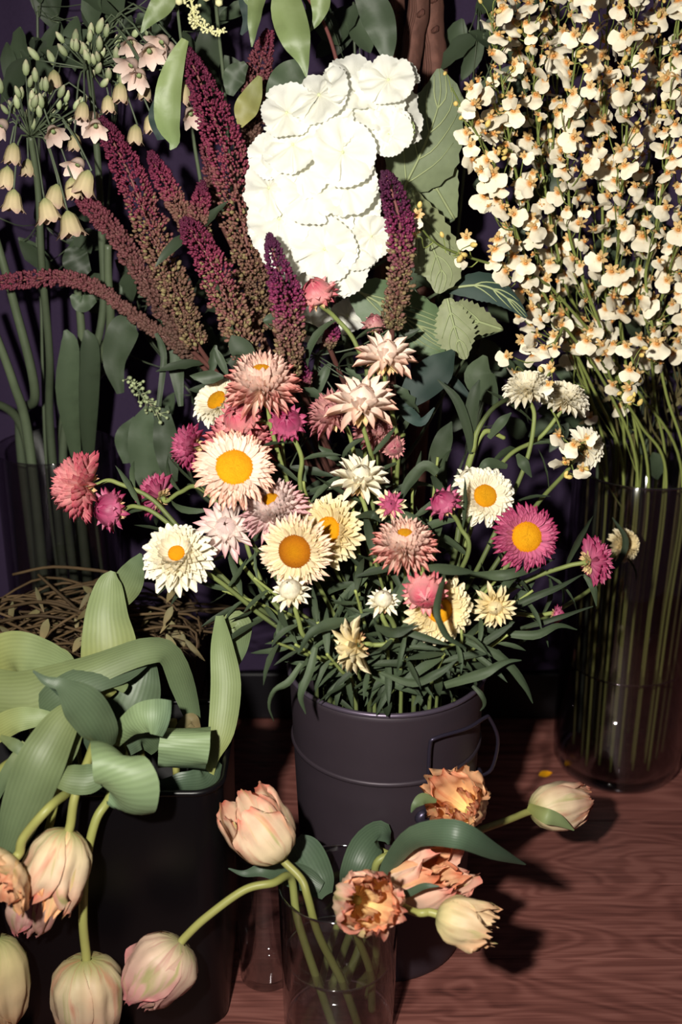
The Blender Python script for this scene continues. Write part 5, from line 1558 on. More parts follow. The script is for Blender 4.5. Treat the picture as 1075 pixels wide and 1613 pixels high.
# ================================================================== AMARANTH SPIKES
LATER = []
def spike(seed, pts, mat, label, loose=0.45, dens=1.0, fine=1.0, stem_to=None, leaves=2):
    """pts (px,py,Y,half width px) from tip to base; loose = where the spike breaks into clusters"""
    rnd = random.Random(seed)
    n = 60
    sm = spline(pts, n)
    sp = [P(p[0], p[1], p[2]) for p in sm]
    hw = [max(p[3], 1.5) * depth(s) / F_PX for p, s in zip(sm, sp)]
    ln = sum((sp[i + 1] - sp[i]).length for i in range(n - 1))
    base = kfoot('s%d' % seed); mth = kmouth('s%d' % seed)
    t = Thing('amaranth_spike', label, 'amaranth', base, 'burgundy amaranth spikes')
    g = G(); gs = G()
    num = int(ln / .0016 * 15 * dens)
    for k in range(num):
        s = (k + rnd.random()) / num
        i = min(int(s * (n - 1)), n - 2)
        tg = (sp[i] - sp[i + 1]).normalized()
        o = tg.orthogonal().normalized()
        an = rnd.uniform(0, 2 * PI)
        o = o * math.cos(an) + tg.cross(o) * math.sin(an)
        rr = hw[i]
        fr = min(1, max(0, (s - loose) / .35))
        depthf = rnd.uniform(.72, 1.0) if s < loose else rnd.uniform(.35, 1.08) ** .8
        # clusters: radius modulated along and around when loose
        mod = 1 + (.12 + fr * .5) * mnoise.noise(Vector((s * ln / .0085 + math.sin(an * 2) * .8, math.cos(an) * 1.6 + seed, math.sin(an) * 1.6)))
        fr_ = s * (n - 1) - i
        rr = lerp(hw[i], hw[i + 1], fr_)
        c = lerp(sp[i], sp[i + 1], fr_) + o * rr * depthf * mod + tg * rnd.uniform(-.001, .001)
        r = lerp(.00105, .00160, min(1, s * 1.5)) * rnd.uniform(.75, 1.25) * fine
        ax = (o + tg * rnd.uniform(.1, .9)).normalized()
        vv, ff = ico(c, r, ax, rnd.uniform(1.25, 1.9))
        if s > loose and mat != 'amaranth_loose' and rnd.random() < .34 * fr + .04:
            vv, ff = ico(c, r * rnd.uniform(1.0, 1.35), ax, rnd.uniform(1.3, 1.9))
            gs.add(vv, ff, [rnd.random()] * 12)
        else:
            g.add(vv, ff, [min(1, max(0, s + rnd.uniform(-.10, .10)))] * 12)
    k0 = len(g.v)
    f = clear_factor([Vector(v) for v in g.v + gs.v], g.f + [tuple(a_ + k0 for a_ in q) for q in gs.f], t.root.name, both_ways(12, .004))
    if f != 1:
        g.v = [tuple(v) for v in ray_scaled(g.v, f)]; gs.v = [tuple(v) for v in ray_scaled(gs.v, f)]; sp = ray_scaled(sp, f)
    t.part('florets', g, mat, stuff=True)
    if gs.v: t.part('seed_capsules', gs, 'amaranth_seed', stuff=True, label='tan-green seed capsules low on the spike')
    end = sp[-1]
    own = sp[2::6] + [end]
    pl = own + [lerp(end, mth, .5) + Vector((0, .01, .02)), mth + Vector((0, 0, .012)), lerp(mth, base, .5), base]
    ep = vspline(pl, 100)
    rs = [table(k / 99, [0, .33, .66, 1], [.0010, .0018, .0026, .003]) for k in range(100)]
    ep = ST.route(ep, rs, lock0=int((len(own) - 1.4) / (len(pl) - 1) * 99), cont=(k_in,))
    t.part('stem', tube(ep, rs, 7), 'amaranth_stem')
    ST.heads += [(sp[q], (sp[q] - sp[q + 1]).normalized(), hw[q] * 1.05, hw[q] * 1.3, 'spike%d' % seed) for q in range(2, 58, 3)]
    for k in range(leaves):
        i0, k, rnd_ = min(range(100), key=lambda i: (ep[i] - end).length), k, rnd
        def mk(j, ep=ep, i0=i0, k=k, rnd=rnd):
            b = ep[min(99, i0 + rnd.randrange(0, 14))]
            d = Vector((rnd.uniform(-1, 1), rnd.uniform(-.8, .1), rnd.uniform(-.3, .7)))
            return leaf_free(b, d, rnd.uniform(.035, .06) * (1 if j < 12 else .7), rnd.uniform(.010, .018), Vector((0, -.6, .6)), rnd.uniform(.3, 1.4), LANCE, 8, 4, .3, .25, rnd.uniform(-1, 1), k)
        LATER.append((t, mk))
    return t
spike(1, [(292, 74, 1.24, 4), (305, 105, 1.24, 16), (330, 165, 1.235, 27), (355, 235, 1.23, 32), (375, 310, 1.225, 32), (390, 390, 1.22, 30), (402, 455, 1.22, 28), (408, 520, 1.22, 22)], 'amaranth',
      'tallest thick burgundy amaranth spike, left of the white hydrangea', .52)
spike(2, [(425, 48, 1.31, 6), (412, 90, 1.31, 18), (402, 140, 1.305, 20), (396, 190, 1.30, 16), (398, 240, 1.30, 12)], 'amaranth_loose', 'blurred burgundy amaranth spike behind the hydrangea top, under drooping leaves', .5, .9, 1.15)
spike(3, [(158, 186, 1.25, 4), (172, 212, 1.25, 16), (198, 262, 1.245, 24), (226, 330, 1.24, 26), (252, 400, 1.235, 24), (282, 470, 1.23, 22), (312, 545, 1.225, 18)], 'amaranth', 'long burgundy amaranth spike starting under the hanging bell flowers', .42)
spike(4, [(236, 238, 1.24, 3), (248, 266, 1.24, 14), (270, 305, 1.235, 17), (292, 345, 1.23, 15), (312, 385, 1.23, 14)], 'amaranth', 'short burgundy amaranth spike ending at the fork of two others', .6)
spike(5, [(318, 286, 1.20, 4), (318, 310, 1.20, 13), (312, 345, 1.20, 16), (318, 385, 1.205, 14)], 'amaranth', 'stubby burgundy amaranth tip rising from the thick speckled spike', .75)
spike(6, [(288, 345, 1.19, 5), (300, 362, 1.19, 18), (325, 400, 1.185, 24), (346, 445, 1.18, 27), (368, 500, 1.175, 27), (392, 560, 1.17, 22), (404, 590, 1.17, 14)], 'amaranth', 'thick amaranth spike, burgundy above and speckled tan-green below, leaning over the salmon strawflower', .36)
spike(7, [(118, 305, 1.27, 5), (145, 330, 1.265, 15), (185, 370, 1.26, 15), (222, 430, 1.25, 15), (260, 490, 1.245, 14), (300, 550, 1.24, 12)], 'amaranth_loose', 'loose reddish amaranth spike just beneath the bell flowers', .22, .8, 1.2)
spike(8, [(-25, 448, 1.26, 10), (30, 442, 1.26, 13), (95, 437, 1.255, 12), (150, 452, 1.25, 10), (200, 488, 1.245, 9), (250, 525, 1.24, 9), (305, 562, 1.235, 9)], 'amaranth_loose', 'thin amaranth spike bending over sideways across the green stems', .25, .7, 1.15)
spike(9, [(424, 369, 1.125, 3), (430, 392, 1.125, 13), (440, 430, 1.125, 20), (452, 470, 1.125, 26), (455, 510, 1.13, 22), (455, 550, 1.135, 22), (462, 590, 1.14, 14)], 'amaranth_dark', 'dark purple pointed amaranth spike standing in front of the hydrangea and salmon strawflower', .52)
spike(10, [(606, 270, 1.14, 4), (614, 292, 1.14, 16), (626, 330, 1.14, 22), (632, 370, 1.14, 22), (632, 410, 1.145, 19), (626, 460, 1.15, 18), (618, 515, 1.155, 14)], 'amaranth_dark', 'dark purple amaranth spike between the hydrangea and the big grey-green leaves', .42)
spike(11, [(322, 215, 1.275, 8), (330, 262, 1.27, 12), (336, 300, 1.27, 12), (345, 345, 1.265, 10)], 'amaranth_loose', 'sparse amaranth spike with a bare pinkish stalk, behind the tallest one', .2, .35, 1.2)
spike(12, [(474, 572, 1.12, 5), (478, 590, 1.12, 12), (480, 612, 1.125, 8)], 'amaranth_dark', 'small dark amaranth tip beside the salmon strawflower', .8, leaves=0)
spike(13, [(526, 508, 1.18, 5), (524, 524, 1.18, 12), (518, 545, 1.185, 8)], 'amaranth_dark', 'tiny dark amaranth tip under the pink strawflower globe', .8, leaves=0)
# pale-grey wilted leaves in the middle of the bunch
t = Thing('amaranth_foliage', 'crumpled grey-green wilted leaves between amaranth and strawflowers', 'leaves', kfoot('afol'))
asp = ST.route(vspline([P(500, 560, 1.20), P(500, 660, 1.24), kmouth('afol'), lerp(kmouth('afol'), kfoot('afol'), .5), kfoot('afol')], 70), .0025, lock0=0, cont=(k_in,))
t.part('stem', tube(asp, .0025, 7), 'back_stem')
rnd = random.Random(44)
for k in range(46):
    got = {}
    def mk(j):
        px, py = rnd.uniform(330, 640), rnd.uniform(500, 745)
        b = P(px, py, rnd.uniform(1.14, 1.24))
        d = Vector((rnd.uniform(-1, 1), rnd.uniform(-.5, .2), rnd.uniform(-.8, .6)))
        g = leaf_free(b, d, rnd.uniform(.025, .05), rnd.uniform(.007, .014), Vector((rnd.uniform(-.5, .5), -.8, .5)), rnd.uniform(-.6, 1.5), LANCE, 8, 4, .35, .4, rnd.uniform(-1.5, 1.5), k)
        got[id(g)] = b; g.base = b
        return g
    best = None
    for j in range(24):
        g = mk(j); h = REG.hits(g.v, g.f, t.root.name)
        if best is None or h < best[0]: best = (h, g)
        if h == 0: break
    b = best[1].base
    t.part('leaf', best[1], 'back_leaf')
    hub = min(asp[:30], key=lambda q: (q - b).length)
    if k % 2 == 0: t.put_leaf(lambda j: tube(vspline([b, lerp(b, hub, .5) + Vector((0, .01, -.01)) + Vector((rnd.uniform(-1, 1), rnd.uniform(-.3, 1), rnd.uniform(-1, 1))) * .002 * j, hub], 8), .0009, 4), 16, 'stalk', 'back_stem')
t.fit('leaf', leaf_px([(372, 575, 1.13, 4, 0), (385, 560, 1.125, 18, 0), (372, 540, 1.125, 14, 0), (365, 528, 1.125, 1, 0)], 12), 'back_leaf')

# ================================================================== BELL FLOWERS (left)
def bell_mesh(mat, flare):
    """unit bell hanging along -Z: mouth radius ~.5, length 1, six pointed lobes"""
    g = G()
    S = [0, .12, .35, .65, .85, 1]
    rp = [.06, .24, .34, .40, .46 * flare, .58 * flare]
    for k in range(6):
        v = []; a = []; sd = []; f = []
        ny, nx = 6, 4
        sc = 1 if k % 2 else .93
        for i in range(ny + 1):
            s = i / ny
            r = table(s, S, rp) * sc
            half = PI / 6 * (1.25 if s < .75 else lerp(1.25, .15, (s - .75) / .25))
            for j in range(nx + 1):
                u = j / nx * 2 - 1
                an = k * PI / 3 + u * half
                v.append((r * math.cos(an), r * math.sin(an), -s)); a.append(s); sd.append(u)
        for i in range(ny):
            for j in range(nx):
                q = i * (nx + 1) + j
                f.append((q, q + 1, q + nx + 2, q + nx + 1))
        g.add(v, f, a, sd)
    return g.mesh('bell', mat)
BELL = [bell_mesh('bell_tepal', 1.15), bell_mesh('bell_tepal', .9), bell_mesh('bell_pink', 1.25)]
def bud_mesh(mat):
    g = lathe([(0.02, 0), (.16, .1), (.24, .35), (.22, .65), (.1, .92), (.01, 1)], 8)
    return g.mesh('bud', mat)
ABUD = bud_mesh('allium_bud')
def umbel(seed, hub, bells, buds, stempx, label, pinks=()):
    rnd = random.Random(seed)
    h = P(*hub)
    base = nfoot(seed - 1)
    t = Thing('bell_flower_stem', label, 'bell flower', base, 'bell-flower umbels in the back vase')
    for (px, py, Y, L, kind, tilt) in bells:
        top = P(px, py, Y)
        s = L * depth(top) / F_PX
        ax = CD(math.sin(R(tilt)), math.cos(R(tilt)), .25 if kind != 2 else -.6)     # up direction of the bell (mouth opposite)
        x, y_, z = frame(Vector((0, 1, 0.1)), ax); z = ax; x = y_.cross(z).normalized(); y_ = z.cross(x)
        V, F = mdata(BELL[kind]); M0 = mtx(x, y_, z, top, s, s, s)
        f = clear_factor([M0 @ v for v in V], F, t.root.name, both_ways(10, .004))
        top = CAMPOS + (top - CAMPOS) * f; s *= f
        b = t.inst('bell', BELL[kind], mtx(x, y_, z, top, s, s, s))
        # flower stalk as sub-part in bell space
        inv = (Matrix.Translation(t.loc) @ b.matrix_basis).inverted()
        mid = lerp(h, top, .55) + Vector((0, 0, .022 + .25 * abs(top.x - h.x)))
        pts = [inv @ p for p in vspline([h, mid, top + ax * .004, top], 9)]
        child('stalk', tube(pts, [.0010 / s, .0011 / s], 5).mesh('stalk', 'back_stem'), b)
        g = tube([Vector((0, 0, -.5)), Vector((0, 0, -.02))], [.12, .05], 6)
        child('ovary', g.mesh('ovary', 'allium_bud'), b)
    for k in range(buds[0]):
        px = buds[1] + rnd.gauss(0, 1) * buds[3]; py = buds[2] + rnd.gauss(0, 1) * buds[4]
        e = P(px, py, hub[2] + rnd.uniform(-.03, .02))
        L = rnd.uniform(18, 27) * depth(e) / F_PX
        d = ((e - h).normalized() * .7 + CD(rnd.uniform(-.5, .5), .8, .4)).normalized()
        x, y_, z = frame(Vector((1, .2, 0)), d); z = d; x = y_.cross(z).normalized(); y_ = z.cross(x)
        b = t.inst('bud', ABUD, mtx(x, y_, z, e, L, L, L))
        inv = (Matrix.Translation(t.loc) @ b.matrix_basis).inverted()
        pts = [inv @ p for p in vspline([h, lerp(h, e, .6), e], 6)]
        child('stalk', tube(pts, .0009 / L, 4).mesh('stalk', 'back_stem'), b)
    sp = ST.route(vspline([h] + [P(*q) for q in stempx[:-1]] + [nmouth(seed - 1) + Vector((0, 0, .02)), lerp(nmouth(seed - 1), base, .5), base], 84), [table(k / 83, [0, .5, 1], [.003, .0045, .006]) for k in range(84)], lock0=2, cont=(n_in,))
    t.part('stem', tube(sp, [.003, .0045, .006], 9), 'back_stem')
umbel(1, (48, 215, 1.27), [
    (22, 298, 1.235, 36, 0, 8), (70, 312, 1.23, 40, 0, -12), (106, 332, 1.225, 42, 0, -10), (90, 290, 1.24, 36, 0, 14), (140, 268, 1.24, 40, 0, 20), (12, 262, 1.25, 36, 1, 10), (22, 225, 1.24, 34, 1, 10), (112, 280, 1.25, 34, 1, -6),
    (-8, 265, 1.26, 34, 0, -10), (44, 250, 1.28, 28, 1, 5), (155, 180, 1.27, 34, 2, 40), (80, 200, 1.25, 30, 2, -30), (10, 190, 1.26, 30, 2, 30), (128, 250, 1.26, 32, 2, 20)],
    (34, 60, 170, 34, 22), [(60, 300, 1.285), (66, 420, 1.30), (78, 560, 1.33), (92, 680, 1.37)], 'bell-flower umbel with wide hanging cream bells and green buds, over the bending amaranth')
umbel(2, (140, 108, 1.29), [
    (214, 196, 1.27, 32, 1, 5), (236, 180, 1.27, 30, 1, -5), (190, 130, 1.27, 32, 1, 4), (215, 95, 1.25, 34, 2, 35), (232, 72, 1.25, 34, 2, -20), (222, 110, 1.245, 32, 2, 10), (262, 58, 1.26, 34, 2, 30), (205, 60, 1.27, 30, 2, -10), (275, 72, 1.265, 28, 2, 60),
    (170, 150, 1.27, 28, 1, 0), (132, 160, 1.26, 30, 1, 10), (150, 190, 1.265, 30, 2, -10), (230, 130, 1.27, 28, 1, 8), (290, 128, 1.245, 36, 1, 10), (296, 172, 1.25, 30, 2, -30), (85, 110, 1.29, 30, 1, 0), (118, 210, 1.26, 28, 1, 4)],
    (40, 148, 92, 38, 22), [(150, 200, 1.31), (160, 360, 1.325), (158, 520, 1.34), (150, 660, 1.37)], 'bell-flower umbel with pinkish open flowers and upright green buds, highest of the bells')
# more stems without heads in the back vase
rnd = random.Random(77)
for i, pts in enumerate([
    [(-20, 330, 1.33), (20, 470, 1.34), (55, 620, 1.36), (75, 760, 1.38)], [(-25, 480, 1.32), (20, 600, 1.34), (45, 720, 1.36), (65, 800, 1.38)], [(-40, 620, 1.33), (10, 690, 1.35), (50, 790, 1.37)],
    [(170, 385, 1.32), (160, 520, 1.34), (148, 680, 1.37), (140, 800, 1.39)], [(120, 430, 1.36), (128, 560, 1.37), (128, 700, 1.385), (120, 820, 1.40)], [(180, 560, 1.38), (166, 700, 1.39), (155, 850, 1.40)]]):
    base = nfoot(i + 2)
    t = Thing('cut_green_stem', 'thick bare green stem standing in the tall glass vase at the back', 'stem', base, 'bare green stems in the back vase')
    q = [P(*p) for p in pts]
    q = [p for p in q if p.z > .49] or q[:2]
    rs = [table(k / 83, [0, .5, 1], [.0042, .006, .0065]) for k in range(84)]
    sp = ST.route(vspline(q + [nmouth(i + 2) + Vector((0, 0, .015)), lerp(nmouth(i + 2), base, .5), base], 84), rs, lock0=0, cont=(n_in,))
    t.part('stem', tube(sp, rs, 9), 'back_stem')
    if i in (3, 4):
        t.fit('leaf', leaf_px([(pts[2][0] - 8, 720, 1.36, 8, 0), (pts[1][0] - 22, 620, 1.34, 18, 0), (pts[1][0] - 18, 545, 1.33, 14, 0), (pts[1][0] - 25, 520, 1.33, 3, 0)], 12), 'back_leaf')

# ================================================================== FOLIAGE AT THE BACK
def foliage(name, label, cat, stempx, leaves, mat, base, srad=.003, smat='back_stem', group=None):
    key = base; base = kfoot(key)
    t = Thing(name, label, cat, base, group)
    rs = [table(k / 99, [0, .5, 1], [srad * .5, srad, srad * 1.2]) for k in range(100)]
    sp = ST.route(vspline([P(*q) for q in stempx] + [kmouth(key) + Vector((0, 0, .01)), lerp(kmouth(key), base, .5), base], 100), rs, lock0=0, cont=(k_in,))
    t.part('stem', tube(sp, rs, 7), smat)
    for lf in leaves:
        pts = lf[0]
        t.fit('leaf', leaf_px(pts, 18, 4, None, .0, .25, .15, 3), lf[1] if len(lf) > 1 else mat, 20, .003)
        # stalk to the stem
    return t
kb = lambda a, r=.04: KC + Vector((r * math.cos(R(a)), r * math.sin(R(a)), .02))
foliage('leafy_branch', 'branch with drooping pointed green leaves hanging above the hydrangea', 'branch',
        [(430, -40, 1.26), (470, -20, 1.28), (520, 60, 1.31), (545, 200, 1.33), (540, 420, 1.34), (500, 650, 1.35)], [
    ([(450, -45, 1.24, 8, 0), (452, 10, 1.23, 26, 0), (466, 60, 1.22, 24, 0), (478, 95, 1.22, 10, 0), (483, 122, 1.22, 1, 0)],),
    ([(418, -40, 1.25, 6, 0), (406, 0, 1.24, 14, 20), (400, 40, 1.24, 9, 20), (397, 74, 1.24, 1, 0)],),
    ([(495, -35, 1.26, 8, 0), (505, 0, 1.26, 16, 0), (500, 30, 1.26, 8, 0), (488, 50, 1.26, 1, 0)],),
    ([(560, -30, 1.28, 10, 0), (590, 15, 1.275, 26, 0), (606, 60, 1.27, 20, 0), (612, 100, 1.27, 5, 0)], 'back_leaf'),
    ([(480, 95, 1.27, 6, 0), (458, 120, 1.265, 26, 0), (442, 150, 1.26, 24, 0), (436, 180, 1.26, 6, 0)], 'back_leaf'),
    ([(378, -40, 1.27, 4, 0), (388, 0, 1.265, 12, 0), (392, 30, 1.265, 10, 0), (380, 55, 1.265, 2, 0)], 'dark_leaf'),
    ([(410, 120, 1.25, 4, 0), (398, 150, 1.245, 16, 0), (386, 175, 1.24, 18, 0), (378, 200, 1.24, 4, 0)], 'yellow_leaf'),
    ([(388, 100, 1.28, 5, 0), (370, 120, 1.28, 18, 0), (362, 150, 1.28, 6, 0)], 'back_leaf')], 'green_leaf', 'lb0', .0026, 'amaranth_stem')
foliage('leafy_branch', 'leafy shoot with one long broad leaf hanging beside the tallest amaranth', 'branch',
        [(275, -40, 1.27), (285, 60, 1.29), (310, 250, 1.32), (360, 500, 1.34), (430, 700, 1.355)], [
    ([(292, 62, 1.245, 6, 0), (278, 95, 1.24, 14, 0), (266, 140, 1.235, 20, 0), (264, 190, 1.235, 20, 0), (274, 222, 1.24, 10, 0), (268, 236, 1.24, 1, 0)],),
    ([(275, -30, 1.25, 14, 0), (256, 5, 1.245, 18, 0), (236, 30, 1.245, 10, 0), (222, 52, 1.245, 1, 0)],),
    ([(252, 150, 1.25, 6, 0), (250, 185, 1.25, 16, 0), (256, 220, 1.25, 8, 0)], 'dark_leaf'),
    ([(396, -20, 1.26, 6, 0), (390, -5, 1.26, 8, 0), (400, 16, 1.26, 1, 0)],)], 'green_leaf', 'lb1', .0026)
foliage('leafy_branch', 'dark-leaved stem with a glossy blue-black leaf behind the peach strawflowers', 'branch',
        [(735, 560, 1.19), (700, 620, 1.24), (640, 720, 1.29), (560, 800, 1.33)], [
    ([(715, 552, 1.165, 4, 0), (692, 580, 1.155, 26, 0), (660, 610, 1.15, 26, 0), (636, 640, 1.145, 10, 0), (622, 655, 1.145, 1, 0)],),
    ([(628, 640, 1.14, 3, 0), (645, 652, 1.135, 11, 10), (665, 664, 1.135, 7, 10), (685, 642, 1.14, 1, 0)],),
    ([(690, 590, 1.20, 4, 0), (715, 600, 1.19, 7, 0), (740, 640, 1.185, 8, 0), (748, 690, 1.185, 3, 0)],),
    ([(700, 770, 1.16, 6, 0), (690, 730, 1.16, 15, 0), (700, 690, 1.16, 14, 0), (712, 664, 1.16, 1, 0)], 'straw_leaf')], 'dark_leaf', 'lb2', .0026)
foliage('leafy_branch', 'grey-green sage-like shoot with a budded tip left of the magenta strawflower', 'branch',
        [(212, 600, 1.28), (245, 645, 1.28), (290, 700, 1.29), (330, 790, 1.31)], [
    ([(255, 800, 1.27, 10, 0), (235, 740, 1.27, 26, 0), (225, 680, 1.27, 22, 0), (235, 640, 1.27, 6, 0)],),
    ([(270, 760, 1.26, 10, 0), (262, 700, 1.265, 20, 0), (255, 640, 1.27, 10, 0)],),
    ([(190, 620, 1.29, 6, 0), (180, 570, 1.29, 18, 0), (195, 520, 1.29, 24, 0), (210, 500, 1.29, 6, 0)],),
    ([(215, 660, 1.28, 6, 0), (195, 690, 1.28, 14, 0), (200, 730, 1.28, 6, 0)],),
    ([(285, 640, 1.25, 4, 0), (275, 560, 1.26, 14, 0), (268, 520, 1.26, 8, 0)],),
    ([(250, 640, 1.25, 4, 0), (258, 560, 1.26, 5, 0), (246, 525, 1.26, 3, 0)],),
    ([(140, 430, 1.34, 6, 0), (120, 410, 1.34, 22, 0), (110, 390, 1.34, 8, 0)], 'back_leaf'),
    ([(150, 470, 1.31, 6, 0), (128, 478, 1.31, 14, 0), (112, 465, 1.31, 3, 0)],)], 'back_leaf', 'lb3', .0024)
t = Thing('budded_twig', 'grey woolly bud twig left of the magenta strawflower', 'twig', kfoot('twig'))
sp = ST.route(vspline([P(205, 595, 1.262), P(225, 625, 1.262), P(250, 655, 1.265), P(310, 760, 1.315), kmouth('twig'), lerp(kmouth('twig'), kfoot('twig'), .5), kfoot('twig')], 84), .0016, lock0=16, cont=(k_in,))
t.part('stem', tube(sp, .0016, 6), 'back_stem')
rnd = random.Random(9)
for k in range(44):
    c = P(lerp(206, 255, k / 44) + rnd.uniform(-13, 13), lerp(598, 660, k / 44) + rnd.uniform(-11, 11), 1.262 + rnd.uniform(-.01, .01))
    g = G(); vv, ff = ico(c, rnd.uniform(.0014, .0026)); g.add(vv, ff)
    tube([c, sp[min(int(k / 44 * 28), 28)]], .0006, 3, False, g)
    t.fit('bud', g, 'allium_bud', 8, .002)
# brown branches behind the hydrangea
for i, (pts, r, lab) in enumerate([
    ([(622, -40, 1.40), (625, 20, 1.40), (618, 110, 1.40), (600, 400, 1.39)], .009, 'thin reddish-brown bare branch behind the hydrangea top, nearest the green leaf'),
    ([(655, -40, 1.385), (655, 25, 1.385), (640, 110, 1.385), (600, 420, 1.38)], .0115, 'smooth brown branch in the middle of the three bare branches'),
    ([(672, -40, 1.40), (676, 50, 1.40), (684, 120, 1.40), (670, 420, 1.395)], .0145, 'thickest dark red-brown branch above the heart-shaped leaf')]):
    base = kfoot('br%d' % i)
    t = Thing('bare_branch', lab, 'branch', base, 'bare brown branches at the back')
    rs = [table(k / 79, [0, .33, .66, 1], [r * 1.05, r, r * .8, r * .7]) for k in range(80)]
    sp = ST.route(vspline([P(*q) for q in pts] + [kmouth('br%d' % i) + Vector((0, 0, .01)), lerp(kmouth('br%d' % i), base, .5), base], 80), rs, lock0=0, cont=(k_in,), gap=.007)
    g = tube(sp, rs, 12)
    for k, v in enumerate(g.v):
        w_ = Vector(v)
        d = mnoise.noise(w_ * 60) * .0012 + mnoise.noise(Vector((w_.x * 200, w_.y * 200, w_.z * 18))) * .0010
        g.v[k] = tuple(w_ + Vector((d, d * .5, 0)))
    t.part('bark', g, 'bark')
    for q in (.08, .17):
        c = sp[int(q * 79)]
        t.part('knot', tube([c + Vector((0, -r * .7, 0)), c + Vector((r * .3, -r * 1.15, .003)), c + Vector((r * .35, -r * 1.3, .006))], [.004, .003, .0015], 7), 'bark')

# cream raceme at the top
t = Thing('white_raceme', 'cream bead-like flower raceme dangling at the top, above the tallest amaranth', 'raceme', kfoot('rac'))
sp = vspline([P(296, -30, 1.235), P(303, 10, 1.23), P(310, 35, 1.225), P(332, 48, 1.22), P(358, 50, 1.22)], 24)
back = ST.route(vspline([P(296, -30, 1.235), P(330, -70, 1.27), P(350, 100, 1.32), P(400, 500, 1.35), kmouth('rac'), lerp(kmouth('rac'), kfoot('rac'), .5), kfoot('rac')], 100), .002, lock0=3, cont=(k_in,))
t.part('stem', tube(sp, [.0014, .0011, .0007], 6), 'raceme_cream')
t.part('back_stem', tube(back, .002, 6), 'back_stem')
for k in range(74):
    s = k / 73
    c0 = sp[int(s * 23)]
    o = CD(rnd.uniform(-1, 1), rnd.uniform(-1, 1), rnd.uniform(-.3, 1))
    L = lerp(.0125, .0035, s ** .8) * rnd.uniform(.7, 1.1)
    e = c0 + o * L
    g = G(); vv, ff = ico(e, lerp(.0019, .0013, s)); g.add(vv, ff)
    tube([c0, e], .0006, 4, False, g)
    t.part('flower_bead', g, 'raceme_cream')
for px, py in ((325, -4), (345, 4), (282, 2)):
    t.part('flower_bead', G().add(*ico(P(px, py, 1.228), .0042)), 'raceme_cream')
# side stalks and leaves right of the bunch
t = fork
t.fit('branch', tube(vspline([min(fsp, key=lambda q: (q - P(745, 712, 1.12)).length), P(752, 680, 1.125), P(775, 645, 1.135), P(800, 628, 1.15)], 12), [.003, .0022], 7), 'straw_stem')
for pts in ([(745, 712, 1.12, 4, 0), (742, 660, 1.115, 10, 0), (748, 620, 1.115, 9, 0), (756, 598, 1.12, 1, 0)], [(742, 715, 1.115, 3, 0), (738, 680, 1.11, 7, 0), (720, 630, 1.11, 7, 0), (690, 598, 1.115, 1, 0)], [(770, 690, 1.13, 4, 0), (790, 665, 1.125, 8, 0), (806, 650, 1.13, 1, 0)],
            [(815, 715, 1.14, 3, 0), (825, 730, 1.13, 9, 0), (838, 752, 1.13, 1, 0)], [(800, 735, 1.13, 4, 0), (770, 730, 1.12, 9, 0), (752, 745, 1.12, 1, 0)], [(765, 560, 1.2, 4, 0), (755, 590, 1.19, 24, 0), (770, 620, 1.19, 18, 0), (785, 640, 1.19, 2, 0)]):
    t.fit('leaf', leaf_px(pts, 14, 4, None, 0, .3), 'straw_leaf', 20, .003)

# ================================================================== ORCHID SPRAYS
def orchid_meshes():
    out = []
    for sd in range(4):
        rnd = random.Random(60 + sd)
        g = G()
        # five narrow wavy tepals, unit flower: lip width ~1, facing +Z, lip towards -Y
        for an, L, W in ((90, .46, .20), (30, .44, .22), (150, .44, .22), (-15, .36, .15), (195, .36, .15)):
            an += rnd.uniform(-10, 10)
            d = Vector((math.cos(R(an)), math.sin(R(an)), rnd.uniform(-.25, .35)))
            leaf_free(Vector((0, .02, 0)), d, L, W, Vector((0, 0, 1)), rnd.uniform(-.5, .9), ([0, .2, .6, .85, 1], [.4, .8, 1, .8, .15]), 5, 2, .25, .35, 0, rnd.random() * 6, g)
        vv, ff = ico(Vector((0, .06, .10)), .10, Vector((0, .3, 1)).normalized(), 1.4); g.add(vv, ff, [.1] * 12)
        tep = g.mesh('tepals', 'orchid_tepal')
        g = G(); a = [0.3]; f = []
        cy = -.44
        v = [(0, cy, .02)]
        nr, ns = 4, 20
        for i in range(1, nr + 1):
            s = i / nr
            for j in range(ns):
                ph = 2 * PI * j / ns
                dn = (ph - 1.5 * PI + PI) % (2 * PI) - PI
                up_ = (ph - .5 * PI + PI) % (2 * PI) - PI
                rr = .50 * s * (1 - .26 * math.exp(-(dn / .22) ** 2) - .22 * math.exp(-(abs(up_) - .75) ** 2 / .10) * (abs(up_) < 1.3) + .05 * math.sin(ph * 5 + sd))
                x = rr * math.cos(ph) * 1.22; y_ = cy + rr * math.sin(ph)
                z = .04 + .16 * s * s * mnoise.noise(Vector((x * 3 + sd * 3, y_ * 3, 1))) - .12 * s * s * abs(math.cos(ph)) + .05 * math.sin(ph * 3 + sd) * s * s
                v.append((x, y_, z)); a.append(min(1, math.hypot(x, y_ + .02) / .85))
        for j in range(ns):
            f.append((0, 1 + j, 1 + (j + 1) % ns))
        for i in range(nr - 1):
            for j in range(ns):
                j2 = (j + 1) % ns
                f.append((1 + i * ns + j, 1 + (i + 1) * ns + j, 1 + (i + 1) * ns + j2, 1 + i * ns + j2))
        g.add(v, f, a)
        vv, ff = ico(Vector((0, -.09, .10)), .085, Vector((1, 0, 0)), 1.4); g.add(vv, ff, [.05] * 12)
        out.append((tep, g.mesh('lip', 'orchid_lip')))
    return out
OM = orchid_meshes()
OBUD = lathe([(0.03, 0), (.26, .15), (.34, .45), (.25, .8), (.02, 1)], 7).mesh('bud', 'orchid_bud')
rnd = random.Random(88)
